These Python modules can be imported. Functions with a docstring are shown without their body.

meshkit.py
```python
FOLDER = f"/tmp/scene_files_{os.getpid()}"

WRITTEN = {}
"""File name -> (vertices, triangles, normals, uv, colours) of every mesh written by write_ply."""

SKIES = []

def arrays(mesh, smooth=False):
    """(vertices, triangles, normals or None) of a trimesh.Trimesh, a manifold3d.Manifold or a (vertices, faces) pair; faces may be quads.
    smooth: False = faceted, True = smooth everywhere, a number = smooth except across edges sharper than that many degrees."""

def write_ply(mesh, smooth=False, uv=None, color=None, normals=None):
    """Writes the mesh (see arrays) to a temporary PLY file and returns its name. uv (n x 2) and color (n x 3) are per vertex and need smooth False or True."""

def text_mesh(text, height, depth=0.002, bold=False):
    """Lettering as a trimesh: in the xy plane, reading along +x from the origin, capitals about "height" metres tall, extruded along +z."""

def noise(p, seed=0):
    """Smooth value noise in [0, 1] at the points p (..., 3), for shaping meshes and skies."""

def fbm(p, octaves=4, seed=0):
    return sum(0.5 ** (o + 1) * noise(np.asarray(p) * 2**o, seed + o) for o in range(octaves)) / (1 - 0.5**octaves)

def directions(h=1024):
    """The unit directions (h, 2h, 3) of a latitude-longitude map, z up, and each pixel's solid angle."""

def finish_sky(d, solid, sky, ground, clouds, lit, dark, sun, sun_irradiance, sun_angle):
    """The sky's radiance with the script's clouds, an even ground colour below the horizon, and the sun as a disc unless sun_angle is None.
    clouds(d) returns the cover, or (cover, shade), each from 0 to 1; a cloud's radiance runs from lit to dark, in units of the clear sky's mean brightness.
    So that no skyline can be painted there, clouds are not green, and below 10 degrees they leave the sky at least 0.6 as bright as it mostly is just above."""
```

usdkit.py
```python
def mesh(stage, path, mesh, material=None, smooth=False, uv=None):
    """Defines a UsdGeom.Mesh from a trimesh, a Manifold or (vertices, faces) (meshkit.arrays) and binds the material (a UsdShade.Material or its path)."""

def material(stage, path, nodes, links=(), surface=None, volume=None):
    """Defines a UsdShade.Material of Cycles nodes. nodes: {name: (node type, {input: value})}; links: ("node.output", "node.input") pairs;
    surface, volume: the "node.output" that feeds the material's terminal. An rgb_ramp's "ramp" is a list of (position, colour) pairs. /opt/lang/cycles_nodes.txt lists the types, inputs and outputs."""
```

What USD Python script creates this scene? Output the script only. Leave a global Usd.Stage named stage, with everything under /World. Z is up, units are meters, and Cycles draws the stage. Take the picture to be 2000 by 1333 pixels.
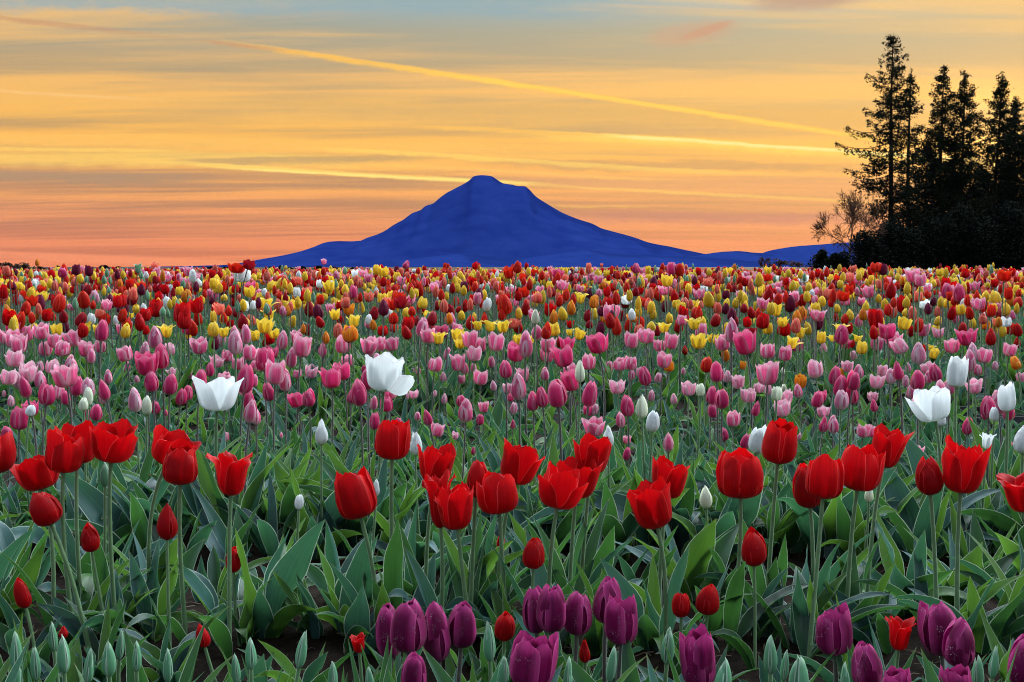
import math, random
import numpy as np
import usdkit, meshkit
from pxr import Usd, UsdGeom, UsdLux, UsdShade, Gf, Sdf, Vt

stage = Usd.Stage.CreateInMemory()
UsdGeom.SetStageUpAxis(stage, 'Z')
UsdGeom.SetStageMetersPerUnit(stage, 1.0)
WORLD = UsdGeom.Xform.Define(stage, '/World')
stage.SetDefaultPrim(WORLD.GetPrim())
UsdGeom.Scope.Define(stage, '/World/Looks')

# ------------------------------------------------------------------ camera, sky, sun, exposure
EYE, FPX, PITCH = 0.82, 2400.0, math.atan(144.5 / 2400.0)      # eye height, focal length in photo pixels, tilt down
cam = UsdGeom.Camera.Define(stage, '/World/camera')
cam.CreateHorizontalApertureAttr(36.0)
cam.CreateVerticalApertureAttr(24.0)
cam.CreateFocalLengthAttr(36.0 * FPX / 2000.0)
cam.CreateClippingRangeAttr(Gf.Vec2f(0.05, 200000.0))
cam.CreateExposureAttr(0.0)
cam.AddTranslateOp().Set(Gf.Vec3d(0, 0, EYE))
cam.AddRotateXOp().Set(90.0 - math.degrees(PITCH))


def ray(px, py):
    u, v = (px - 1000.0) / FPX, (666.5 - py) / FPX
    return np.array([u, math.cos(PITCH) + v * math.sin(PITCH), v * math.cos(PITCH) - math.sin(PITCH)])


def at(px, py, Y):
    """The point at depth Y that the photograph shows at (px, py)."""
    r = ray(px, py)
    return np.array([0, 0, EYE]) + r * (Y / r[1])


def unit(v):
    v = np.asarray(v, float)
    return v / np.linalg.norm(v)


SUN = unit(ray(1925, 322))
SUN_EL, SUN_ROT = math.asin(SUN[2]), math.atan2(SUN[0], SUN[1])
SKY_STRENGTH = 0.10
G = 1.0 / SKY_STRENGTH


def sky_material():
    n, l = {}, []

    def node(name, kind, inputs=None, **links):
        n[name] = (kind, inputs or {})
        for k, v in links.items():
            l.append((v, f'{name}.{k}'))
        return name

    cnt = [0]

    def math_(op, a=None, b=None, c=None, clamp=False):
        cnt[0] += 1
        name = f'm{cnt[0]}'
        inp, ln = {'math_type': op, 'use_clamp': clamp}, {}
        for k, v in (('value1', a), ('value2', b), ('value3', c)):
            if isinstance(v, str):
                ln[k] = v
            elif v is not None:
                inp[k] = float(v)
        return node(name, 'math', inp, **ln) + '.value'

    def smooth(v, a, b, lo=0.0, hi=1.0):
        cnt[0] += 1
        return node(f'r{cnt[0]}', 'map_range', {'range_type': 'smoothstep', 'from_min': a, 'from_max': b, 'to_min': lo, 'to_max': hi, 'clamp': True}, value=v) + '.result'

    def mixc(fac, a, b, kind='mix'):
        cnt[0] += 1
        inp, ln = {'mix_type': kind, 'use_clamp': False}, {}
        for k, v in (('fac', fac), ('color1', a), ('color2', b)):
            if isinstance(v, str):
                ln[k] = v
            else:
                inp[k] = v
        return node(f'x{cnt[0]}', 'mix', inp, **ln) + '.color'

    def dot(vec):
        cnt[0] += 1
        return node(f'd{cnt[0]}', 'vector_math', {'math_type': 'dot_product', 'vector2': tuple(vec)}, vector1='tc.generated') + '.value'

    def noise(vec, scale, detail, rough=0.5, dist=0.0):
        cnt[0] += 1
        return node(f'n{cnt[0]}', 'noise_texture', {'dimensions': '3D', 'scale': scale, 'detail': detail, 'roughness': rough, 'distortion': dist}, vector=vec) + '.fac'

    def ramp(fac, stops):
        cnt[0] += 1
        return node(f'c{cnt[0]}', 'rgb_ramp', {'ramp': [(p, tuple(G * x for x in c)) for p, c in stops], 'interpolate': True}, fac=fac) + '.color'

    node('tc', 'texture_coordinate')
    node('sep', 'separate_xyz', {}, vector='tc.generated')
    x, y, z = 'sep.x', 'sep.y', 'sep.z'
    node('sky', 'sky_texture', {'sky_type': 'single_scattering', 'sun_disc': False, 'sun_elevation': SUN_EL, 'sun_rotation': SUN_ROT, 'air_density': 1.6, 'aerosol_density': 2.0, 'ozone_density': 1.5})
    zp = math_('maximum', z, 0.0)
    # the cloud sheet, seen on a plane overhead: long bands across the view
    inv = math_('divide', 1.0, math_('add', zp, 0.07))
    node('cx', 'combine_xyz', {'z': 0.0}, x=math_('multiply', x, inv), y=math_('multiply', y, inv))
    node('mp', 'mapping', {'mapping_type': 'point', 'rotation': (0, 0, -0.05), 'scale': (0.22, 1.1, 1.0), 'location': (3.1, 1.7, 0)}, vector='cx.vector')
    node('mp2', 'mapping', {'mapping_type': 'point', 'rotation': (0, 0, -0.09), 'scale': (0.55, 3.2, 1.0), 'location': (0.4, 5.2, 0)}, vector='cx.vector')
    bands = noise('mp.vector', 0.9, 5, 0.55, 0.35)
    fine = noise('mp2.vector', 1.3, 6, 0.6, 0.5)
    cover = smooth(math_('add', math_('multiply', bands, 0.72), math_('multiply', fine, 0.28)), 0.41, 0.59)
    el = math_('power', zp, 0.5)                       # the ramps run over the root of the height
    P = lambda h: math.sqrt(h)
    lit = ramp(el, [(0, (.86, .25, .05)), (P(.02), (.86, .28, .06)), (P(.045), (.88, .34, .065)), (P(.075), (.98, .46, .045)), (P(.11), (.98, .51, .065)), (P(.15), (.89, .50, .135)), (P(.2), (.80, .51, .20)), (P(.28), (.95, .90, .76)), (P(.45), (2.35, 2.47, 2.52)), (1, (3.4, 3.75, 4.1))])
    gap = ramp(el, [(0, (.77, .22, .035)), (P(.02), (.66, .22, .045)), (P(.05), (.54, .25, .06)), (P(.08), (.56, .30, .075)), (P(.115), (.58, .36, .11)), (P(.155), (.48, .36, .18)), (P(.185), (.39, .38, .27)), (P(.204), (.30, .42, .44)), (P(.3), (.60, .80, .86)), (P(.5), (1.5, 1.85, 2.2)), (1, (2.6, 3.15, 3.7))])
    gap = mixc(0.06, gap, mixc(1.0, 'sky.color', (1.0, 1.0, 1.0), 'multiply'))
    toward = dot(SUN)
    away = smooth(toward, 0.45, -0.35)
    sheet = mixc(cover, gap, lit)
    cool = mixc(cover, (G * .34, G * .44, G * .60), (G * .52, G * .57, G * .66))
    # high cloud above the view, shaped as added backlight: brighter sunward, dimmer away
    gain = math_('multiply_add', smooth(toward, -0.1, 0.85), 1.05, 0.72)
    high = smooth(zp, 0.22, 0.42)
    node('gv', 'combine_xyz', {}, x=gain, y=gain, z=gain)
    sheet = mixc(high, sheet, mixc(1.0, sheet, 'gv.vector', 'multiply'))
    sheet = mixc(away, sheet, cool)
    glow = math_('power', math_('maximum', toward, 0.0), 14.0)
    col = mixc(glow, sheet, mixc(1.0, sheet, (G * .16, G * .11, G * .03), 'add'))
    core = math_('power', math_('maximum', toward, 0.0), 900.0)
    col = mixc(core, col, mixc(1.0, col, (G * .7, G * .45, G * .14), 'add'))

    # thin contrails and streaks of cirrus: great circles through two directions, with ragged edges
    node('mp3', 'mapping', {'mapping_type': 'point', 'scale': (60.0, 60.0, 160.0)}, vector='tc.generated')
    rag = noise('mp3.vector', 1.0, 4, 0.65)
    node('mp4', 'mapping', {'mapping_type': 'point', 'scale': (9.0, 9.0, 22.0)}, vector='tc.generated')
    slow = noise('mp4.vector', 1.0, 3, 0.5)
    azim = math_('arctan2', x, y)

    def streak(col, p, q, above, below, a0, a1, b0, b1, colour, amount, ragged=0.0025, bend=0.0):
        """p, q: pixels of the photograph; above, below: half widths in photo pixels; a0..a1 fade in and b0..b1 fade out (photo x)."""
        nrm = unit(np.cross(ray(*p), ray(*q)))
        if nrm[2] < 0:
            nrm = -nrm
        d = dot(nrm)
        d = math_('add', d, math_('multiply', math_('subtract', rag, 0.5), ragged))
        d = math_('add', d, math_('multiply', math_('subtract', slow, 0.5), ragged * 1.6))
        if bend:
            mid = math.atan((0.5 * (p[0] + q[0]) - 1000) / FPX)
            d = math_('add', d, math_('multiply', math_('power', math_('subtract', azim, mid), 2.0), bend))
        up, dn = smooth(d, above / FPX, .35 * above / FPX), smooth(d, -below / FPX, -.15 * below / FPX)
        m = math_('multiply', up, dn)
        A = lambda X: math.atan((X - 1000) / FPX)
        m = math_('multiply', m, smooth(azim, A(a0), A(a1)))
        m = math_('multiply', m, smooth(azim, A(b1), A(b0)))
        m = math_('multiply', m, math_('add', 0.35, math_('multiply', rag, 1.3)), clamp=True)
        m = math_('multiply', m, smooth(y, 0.0, 0.3))
        return mixc(math_('multiply', m, amount, clamp=True), col, tuple(G * c for c in colour))

    yel, gold, pale, rust, grey = (1.08, .70, .09), (1.02, .56, .075), (.97, .57, .17), (.62, .30, .13), (.46, .29, .10)
    # soft broad bands first
    col = streak(col, (0, 268), (1000, 292), 14, 30, -900, -200, 800, 1500, gold, .75, .006)
    col = streak(col, (0, 308), (900, 318), 16, 22, -900, -200, 500, 1000, yel, .6, .006)
    col = streak(col, (-100, 340), (420, 352), 14, 20, -500, -100, 250, 480, grey, .75, .006)
    col = streak(col, (330, 318), (900, 305), 8, 14, 300, 420, 700, 950, grey, .6, .003)
    col = streak(col, (0, 497), (500, 518), 10, 14, -900, -300, 420, 640, (.93, .31, .08), .85, .003)
    col = streak(col, (600, 212), (2100, 240), 26, 40, 100, 700, 1600, 2300, (.93, .52, .10), .6, .008)
    col = streak(col, (1100, 352), (1700, 372), 22, 22, 850, 1150, 1600, 1950, (.95, .45, .10), .6, .006)
    col = streak(col, (1000, 318), (1700, 330), 12, 14, 850, 1100, 1500, 1900, grey, .45, .006)
    col = streak(col, (1200, 423), (1700, 430), 16, 18, 1000, 1250, 1500, 1900, (.62, .26, .12), .55, .004)
    col = streak(col, (0, 2), (1350, 16), 60, 26, -900, -200, 900, 1450, (.31, .43, .44), .8, .006)
    # contrails
    col = streak(col, (-20, 33), (430, 86), 6, 7, -300, 0, 120, 420, rust, .5, .003)
    col = streak(col, (430, 80), (1720, 271), 7, 10, 380, 640, 1650, 1950, gold, .85, .0032)
    col = streak(col, (430, 80), (1720, 271), 5, 7, 650, 1000, 1550, 1950, yel, .75, .003)
    col = streak(col, (400, 80), (600, 105), 5, 6, 380, 440, 470, 620, rust, .5, .002)
    col = streak(col, (1150, 262), (1690, 297), 5, 20, 980, 1190, 1700, 2100, yel, 1.0, .0035)
    col = streak(col, (1150, 262), (1690, 297), 3, 6, 1120, 1260, 1700, 2100, (1.1, .86, .26), .9, .0025)
    col = streak(col, (800, 247), (1200, 264), 5, 8, 780, 900, 1100, 1250, gold, .8, .003)
    col = streak(col, (0, 178), (300, 195), 4, 5, -400, -50, 150, 420, pale, .7, .003)
    col = streak(col, (380, 322), (930, 353), 6, 7, 250, 450, 950, 1150, yel, .8, .0026)
    col = streak(col, (450, 329), (930, 353), 3, 4, 420, 560, 940, 1080, (1.1, .80, .16), .9, .0015)
    col = streak(col, (0, 290), (350, 297), 5, 5, -400, -50, 250, 450, yel, .6, .003)
    col = streak(col, (600, 288), (1350, 333), 5, 8, 550, 750, 1250, 1600, yel, .6, .003)
    col = streak(col, (700, 318), (1200, 345), 4, 6, 620, 800, 1150, 1400, gold, .7, .003)
    col = streak(col, (1000, 357), (1650, 394), 4, 5, 1000, 1200, 1500, 1850, yel, .45, .003)
    col = streak(col, (1080, 402), (1250, 404), 3, 4, 1060, 1110, 1200, 1300, gold, .5, .002)
    # two rust coloured wisps high on the right
    node('mpw', 'mapping', {'mapping_type': 'point', 'scale': (14.0, 14.0, 40.0)}, vector='tc.generated')
    wn = noise('mpw.vector', 1.0, 4, 0.6)
    for px, py, rx, ry, tilt, c, k in ((1590, -6, 130, 30, 0.0, (.55, .36, .24), .8), (1375, 62, 60, 10, -.3, (.66, .34, .18), .75), (1345, 68, 110, 26, -.1, (.68, .40, .22), .5)):
        c0 = unit(ray(px, py))
        e1 = unit(np.cross(c0, (0, 0, 1)))
        e2 = np.cross(e1, c0)
        a1, a2 = e1 * math.cos(tilt) - e2 * math.sin(tilt), e2 * math.cos(tilt) + e1 * math.sin(tilt)
        q = math_('add', math_('power', math_('multiply', dot(a1), FPX / rx), 2.0), math_('power', math_('multiply', dot(a2), FPX / ry), 2.0))
        q = math_('add', q, math_('multiply', math_('subtract', wn, 0.5), 1.6))
        m = math_('multiply', math_('multiply', smooth(q, 1.0, 0.0), k), smooth(y, 0.0, 0.3))
        col = mixc(m, col, tuple(G * v for v in c))
    node('bg', 'background_shader', {'strength': SKY_STRENGTH}, color=col)
    return usdkit.material(stage, '/World/Looks/sky_look', n, l, surface='bg.background')


dome = UsdLux.DomeLight.Define(stage, '/World/sky')
dome.GetPrim().SetCustomDataByKey('kind', 'structure')
UsdShade.MaterialBindingAPI.Apply(dome.GetPrim()).Bind(sky_material())
sun = UsdLux.DistantLight.Define(stage, '/World/sun')
sun.CreateNormalizeAttr(True)
sun.CreateIntensityAttr(1.0)
sun.CreateAngleAttr(0.6)
sun.CreateColorAttr(Gf.Vec3f(1.0, 0.80, 0.55))
_b = SUN                                             # the light shines along its -z axis, so its +z axis points at the sun
_r = unit(np.cross((0, 0, 1), _b))
_u = np.cross(_b, _r)
_m = Gf.Matrix4d(*_r, 0, *_u, 0, *_b, 0, 0, 0, 0, 1)
sun.AddTransformOp().Set(_m)

# ------------------------------------------------------------------ helpers
_taken = {}


def path_for(name, parent='/World'):
    key = f'{parent}/{name}'
    k = _taken.get(key, 0)
    _taken[key] = k + 1
    return key if k == 0 else f'{key}_{k:03d}'


def tag(p, label=None, category=None, group=None, kind=None):
    p = p.GetPrim() if hasattr(p, 'GetPrim') else p
    for k, v in (('label', label), ('category', category), ('group', group), ('kind', kind)):
        if v:
            p.SetCustomDataByKey(k, v)
    return p


def mesh(name, vf, mat, parent='/World', smooth=True, uv=None):
    """One Mesh prim; parent a path. Vertices, triangles and smooth normals are written as they are."""
    v, f = np.asarray(vf[0], np.float32), np.asarray(vf[1], np.int32)
    m = UsdGeom.Mesh.Define(stage, path_for(name, str(parent)))
    m.CreatePointsAttr(Vt.Vec3fArray.FromNumpy(np.ascontiguousarray(v)))
    m.CreateFaceVertexCountsAttr(Vt.IntArray.FromNumpy(np.full(len(f), 3, np.int32)))
    m.CreateFaceVertexIndicesAttr(Vt.IntArray.FromNumpy(np.ascontiguousarray(f.ravel())))
    m.CreateSubdivisionSchemeAttr('none')
    if smooth:
        t = v[f]
        fn = np.cross(t[:, 1] - t[:, 0], t[:, 2] - t[:, 0])
        n = np.zeros_like(v)
        for k in range(3):
            np.add.at(n, f[:, k], fn)
        n /= np.maximum(np.linalg.norm(n, axis=1, keepdims=True), 1e-20)
        m.CreateNormalsAttr(Vt.Vec3fArray.FromNumpy(n.astype(np.float32)))
        m.SetNormalsInterpolation('vertex')
    if uv is not None:
        UsdGeom.PrimvarsAPI(m).CreatePrimvar('st', Sdf.ValueTypeNames.TexCoord2fArray, 'vertex').Set(Vt.Vec2fArray.FromNumpy(np.ascontiguousarray(np.asarray(uv, np.float32))))
    UsdShade.MaterialBindingAPI.Apply(m.GetPrim()).Bind(M[mat])
    return m


def xform(name, loc=(0, 0, 0), rz=0.0, parent='/World', scale=None):
    x = UsdGeom.Xform.Define(stage, path_for(name, parent))
    x.AddTranslateOp().Set(Gf.Vec3d(*map(float, loc)))
    if rz:
        x.AddRotateZOp().Set(math.degrees(rz))
    if scale is not None:
        x.AddScaleOp().Set(Gf.Vec3f(*map(float, scale)))
    return x


def grid(nu, nv):
    """Triangles of a grid of (nu+1) x (nv+1) points, v slowest."""
    i = np.arange(nu)[None, :] + np.arange(nv)[:, None] * (nu + 1)
    i = i.ravel()
    return np.concatenate([np.stack([i, i + 1, i + nu + 2], 1), np.stack([i, i + nu + 2, i + nu + 1], 1)])


def join(parts):
    vs, fs, n = [], [], 0
    for v, f in parts:
        vs.append(v)
        fs.append(np.asarray(f) + n)
        n += len(v)
    return np.vstack(vs), np.vstack(fs)


def tube(pts, radii, sides=6):
    pts, radii = np.asarray(pts, float), np.asarray(radii, float)
    t = np.gradient(pts, axis=0)
    t /= np.linalg.norm(t, axis=1, keepdims=True)
    ref = np.array([1.0, 0, 0]) if abs(t[0][0]) < .8 else np.array([0, 1.0, 0])
    a = np.cross(t, ref)
    a /= np.maximum(np.linalg.norm(a, axis=1, keepdims=True), 1e-9)
    b = np.cross(t, a)
    th = np.linspace(0, 2 * np.pi, sides, endpoint=False)
    v = pts[:, None] + radii[:, None, None] * (a[:, None] * np.cos(th)[None, :, None] + b[:, None] * np.sin(th)[None, :, None])
    n = len(pts)
    i = (np.arange(n - 1)[:, None] * sides + np.arange(sides)[None]).ravel()
    j = (np.arange(n - 1)[:, None] * sides + (np.arange(sides)[None] + 1) % sides).ravel()
    f = np.concatenate([np.stack([i, j, j + sides], 1), np.stack([i, j + sides, i + sides], 1)])
    return v.reshape(-1, 3), f


def pchip(x, y):
    from scipy.interpolate import PchipInterpolator
    return PchipInterpolator(x, y)


def ground_z(d):
    """Height of the field at depth d: it climbs away from the camera to a low crest and falls behind it."""
    d = np.asarray(d, float)
    up = np.where(d > 2.4, .332 * (1 - np.exp(-np.maximum(d - 2.4, 0) / 2.55)), .13 * (d - 2.4))
    up = np.maximum(up, -.3)
    return up - .0009 * np.maximum(d - 22, 0) ** 1.6 * (d < 60) - (d >= 60) * .0009 * 38 ** 1.6


# ------------------------------------------------------------------ materials
M = {}


def petal_material(name, main, edge, base, edge_at=.55, streak=.35, trans=.28, rough=.42, base_at=.12, dew=0.0):
    n = {
        'uv': ('attribute', {'attribute': 'st'}),
        'sep': ('separate_xyz', {}),
        'cu': ('math', {'math_type': 'multiply_add', 'value2': 2.0, 'value3': -1.0}),
        'au': ('math', {'math_type': 'absolute'}),
        'em': ('map_range', {'range_type': 'smoothstep', 'from_min': edge_at, 'from_max': 1.0, 'to_min': 0.0, 'to_max': 1.0, 'clamp': True}),
        'tm': ('map_range', {'range_type': 'smoothstep', 'from_min': .72, 'from_max': 1.0, 'to_min': 0.0, 'to_max': .8, 'clamp': True}),
        'rim': ('map_range', {'range_type': 'smoothstep', 'from_min': .93, 'from_max': 1.0, 'to_min': 0.0, 'to_max': .55, 'clamp': True}),  # thin backlit rim, painted into the petal colour
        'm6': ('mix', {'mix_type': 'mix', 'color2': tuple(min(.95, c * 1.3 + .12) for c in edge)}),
        'emx': ('math', {'math_type': 'maximum'}),
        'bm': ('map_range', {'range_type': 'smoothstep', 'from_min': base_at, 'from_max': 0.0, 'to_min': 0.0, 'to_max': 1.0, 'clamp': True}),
        'map': ('mapping', {'mapping_type': 'point', 'scale': (15.0, 1.1, 1.0)}),
        'oi': ('object_info', {}),
        'off': ('combine_xyz', {}),
        'add': ('vector_math', {'math_type': 'add'}),
        'nz': ('noise_texture', {'scale': 1.0, 'detail': 5.0, 'roughness': .7}),
        'sk': ('map_range', {'range_type': 'linear', 'from_min': .3, 'from_max': .7, 'to_min': 1 - streak, 'to_max': 1 + streak * .6, 'clamp': True}),
        'm1': ('mix', {'mix_type': 'mix', 'color1': main, 'color2': edge}),
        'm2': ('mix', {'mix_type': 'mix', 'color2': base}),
        'm3': ('mix', {'mix_type': 'multiply', 'fac': 1.0}),
        'hv': ('map_range', {'range_type': 'linear', 'from_min': 0.0, 'from_max': 1.0, 'to_min': .82, 'to_max': 1.12, 'clamp': True}),
        'm4': ('mix', {'mix_type': 'multiply', 'fac': 1.0}),
        'bp': ('bump', {'strength': .15, 'distance': .0012}),
        'p': ('principled_bsdf', {'roughness': rough, 'specular_ior_level': .15, 'sheen_weight': .03, 'sheen_roughness': .5}),
        't': ('translucent_bsdf', {}),
        'mx': ('mix_closure', {'fac': trans}),
    }
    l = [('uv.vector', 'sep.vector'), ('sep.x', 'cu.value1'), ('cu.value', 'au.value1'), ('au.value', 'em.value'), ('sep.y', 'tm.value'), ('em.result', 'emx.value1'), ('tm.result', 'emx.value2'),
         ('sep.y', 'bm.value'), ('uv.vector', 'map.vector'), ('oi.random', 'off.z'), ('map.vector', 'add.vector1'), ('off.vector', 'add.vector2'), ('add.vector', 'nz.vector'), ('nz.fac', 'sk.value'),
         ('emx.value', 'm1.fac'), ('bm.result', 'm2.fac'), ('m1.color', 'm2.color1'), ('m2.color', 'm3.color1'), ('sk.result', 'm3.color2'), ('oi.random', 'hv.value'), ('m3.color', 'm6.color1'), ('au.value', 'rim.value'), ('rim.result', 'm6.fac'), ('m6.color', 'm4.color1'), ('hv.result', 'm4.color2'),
         ('nz.fac', 'bp.height'), ('bp.normal', 'p.normal'), ('m4.color', 'p.base_color'), ('m4.color', 't.color'), ('p.BSDF', 'mx.closure1'), ('t.BSDF', 'mx.closure2')]
    if dew:                                            # small drops of dew standing on the petal
        n['dv'] = ('voronoi_texture', {'scale': 290.0, 'randomness': 1.0})
        n['tc'] = ('texture_coordinate', {})
        n['dn'] = ('noise_texture', {'scale': 30.0, 'detail': 1.0})
        n['dm'] = ('map_range', {'range_type': 'smoothstep', 'from_min': .30, 'from_max': .12, 'to_min': 0.0, 'to_max': 1.0, 'clamp': True})
        n['dk'] = ('map_range', {'range_type': 'smoothstep', 'from_min': .45, 'from_max': .6, 'to_min': 0.0, 'to_max': dew, 'clamp': True})
        n['dd'] = ('math', {'math_type': 'multiply'})
        n['b2'] = ('bump', {'strength': 1.0, 'distance': .0018})
        n['gl'] = ('glossy_bsdf', {'roughness': .08, 'color': (.9, .9, .95)})
        n['m5'] = ('mix_closure', {})
        n['df'] = ('math', {'math_type': 'multiply', 'value2': .28})
        l += [('tc.object', 'dv.vector'), ('tc.object', 'dn.vector'), ('dv.distance', 'dm.value'), ('dn.fac', 'dk.value'), ('dm.result', 'dd.value1'), ('dk.result', 'dd.value2'), ('dd.value', 'b2.height'), ('bp.normal', 'b2.normal'),
              ('b2.normal', 'gl.normal'), ('dd.value', 'df.value1'), ('df.value', 'm5.fac'), ('mx.closure', 'm5.closure1'), ('gl.BSDF', 'm5.closure2')]
        M[name] = usdkit.material(stage, f'/World/Looks/{name}', n, l, surface='m5.closure')
    else:
        M[name] = usdkit.material(stage, f'/World/Looks/{name}', n, l, surface='mx.closure')


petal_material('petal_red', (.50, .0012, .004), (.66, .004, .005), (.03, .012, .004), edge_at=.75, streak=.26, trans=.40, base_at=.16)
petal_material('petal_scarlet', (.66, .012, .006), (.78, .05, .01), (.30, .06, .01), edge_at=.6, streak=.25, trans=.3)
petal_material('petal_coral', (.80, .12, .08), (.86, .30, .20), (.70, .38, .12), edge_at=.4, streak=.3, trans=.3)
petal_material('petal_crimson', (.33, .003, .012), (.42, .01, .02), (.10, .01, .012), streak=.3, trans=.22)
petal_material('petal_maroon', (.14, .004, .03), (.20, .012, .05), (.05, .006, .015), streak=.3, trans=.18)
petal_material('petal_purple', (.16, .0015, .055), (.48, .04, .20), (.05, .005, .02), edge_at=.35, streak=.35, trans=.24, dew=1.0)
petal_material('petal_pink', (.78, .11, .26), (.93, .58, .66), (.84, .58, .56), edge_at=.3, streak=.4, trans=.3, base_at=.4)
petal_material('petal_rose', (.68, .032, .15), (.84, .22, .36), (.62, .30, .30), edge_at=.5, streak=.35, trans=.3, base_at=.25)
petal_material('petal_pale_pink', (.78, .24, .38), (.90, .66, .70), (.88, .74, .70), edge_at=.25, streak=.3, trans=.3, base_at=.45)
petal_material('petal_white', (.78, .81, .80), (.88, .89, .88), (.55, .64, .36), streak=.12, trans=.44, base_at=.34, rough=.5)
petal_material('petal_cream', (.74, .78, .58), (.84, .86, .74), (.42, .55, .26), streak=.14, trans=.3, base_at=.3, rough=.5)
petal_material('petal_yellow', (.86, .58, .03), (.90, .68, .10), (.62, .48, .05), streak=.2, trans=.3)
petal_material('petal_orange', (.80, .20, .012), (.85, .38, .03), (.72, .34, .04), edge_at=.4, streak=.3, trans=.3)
petal_material('petal_bud_green', (.14, .36, .19), (.55, .70, .54), (.06, .15, .06), edge_at=.72, streak=.25, trans=.15, base_at=.1, rough=.5)


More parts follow.
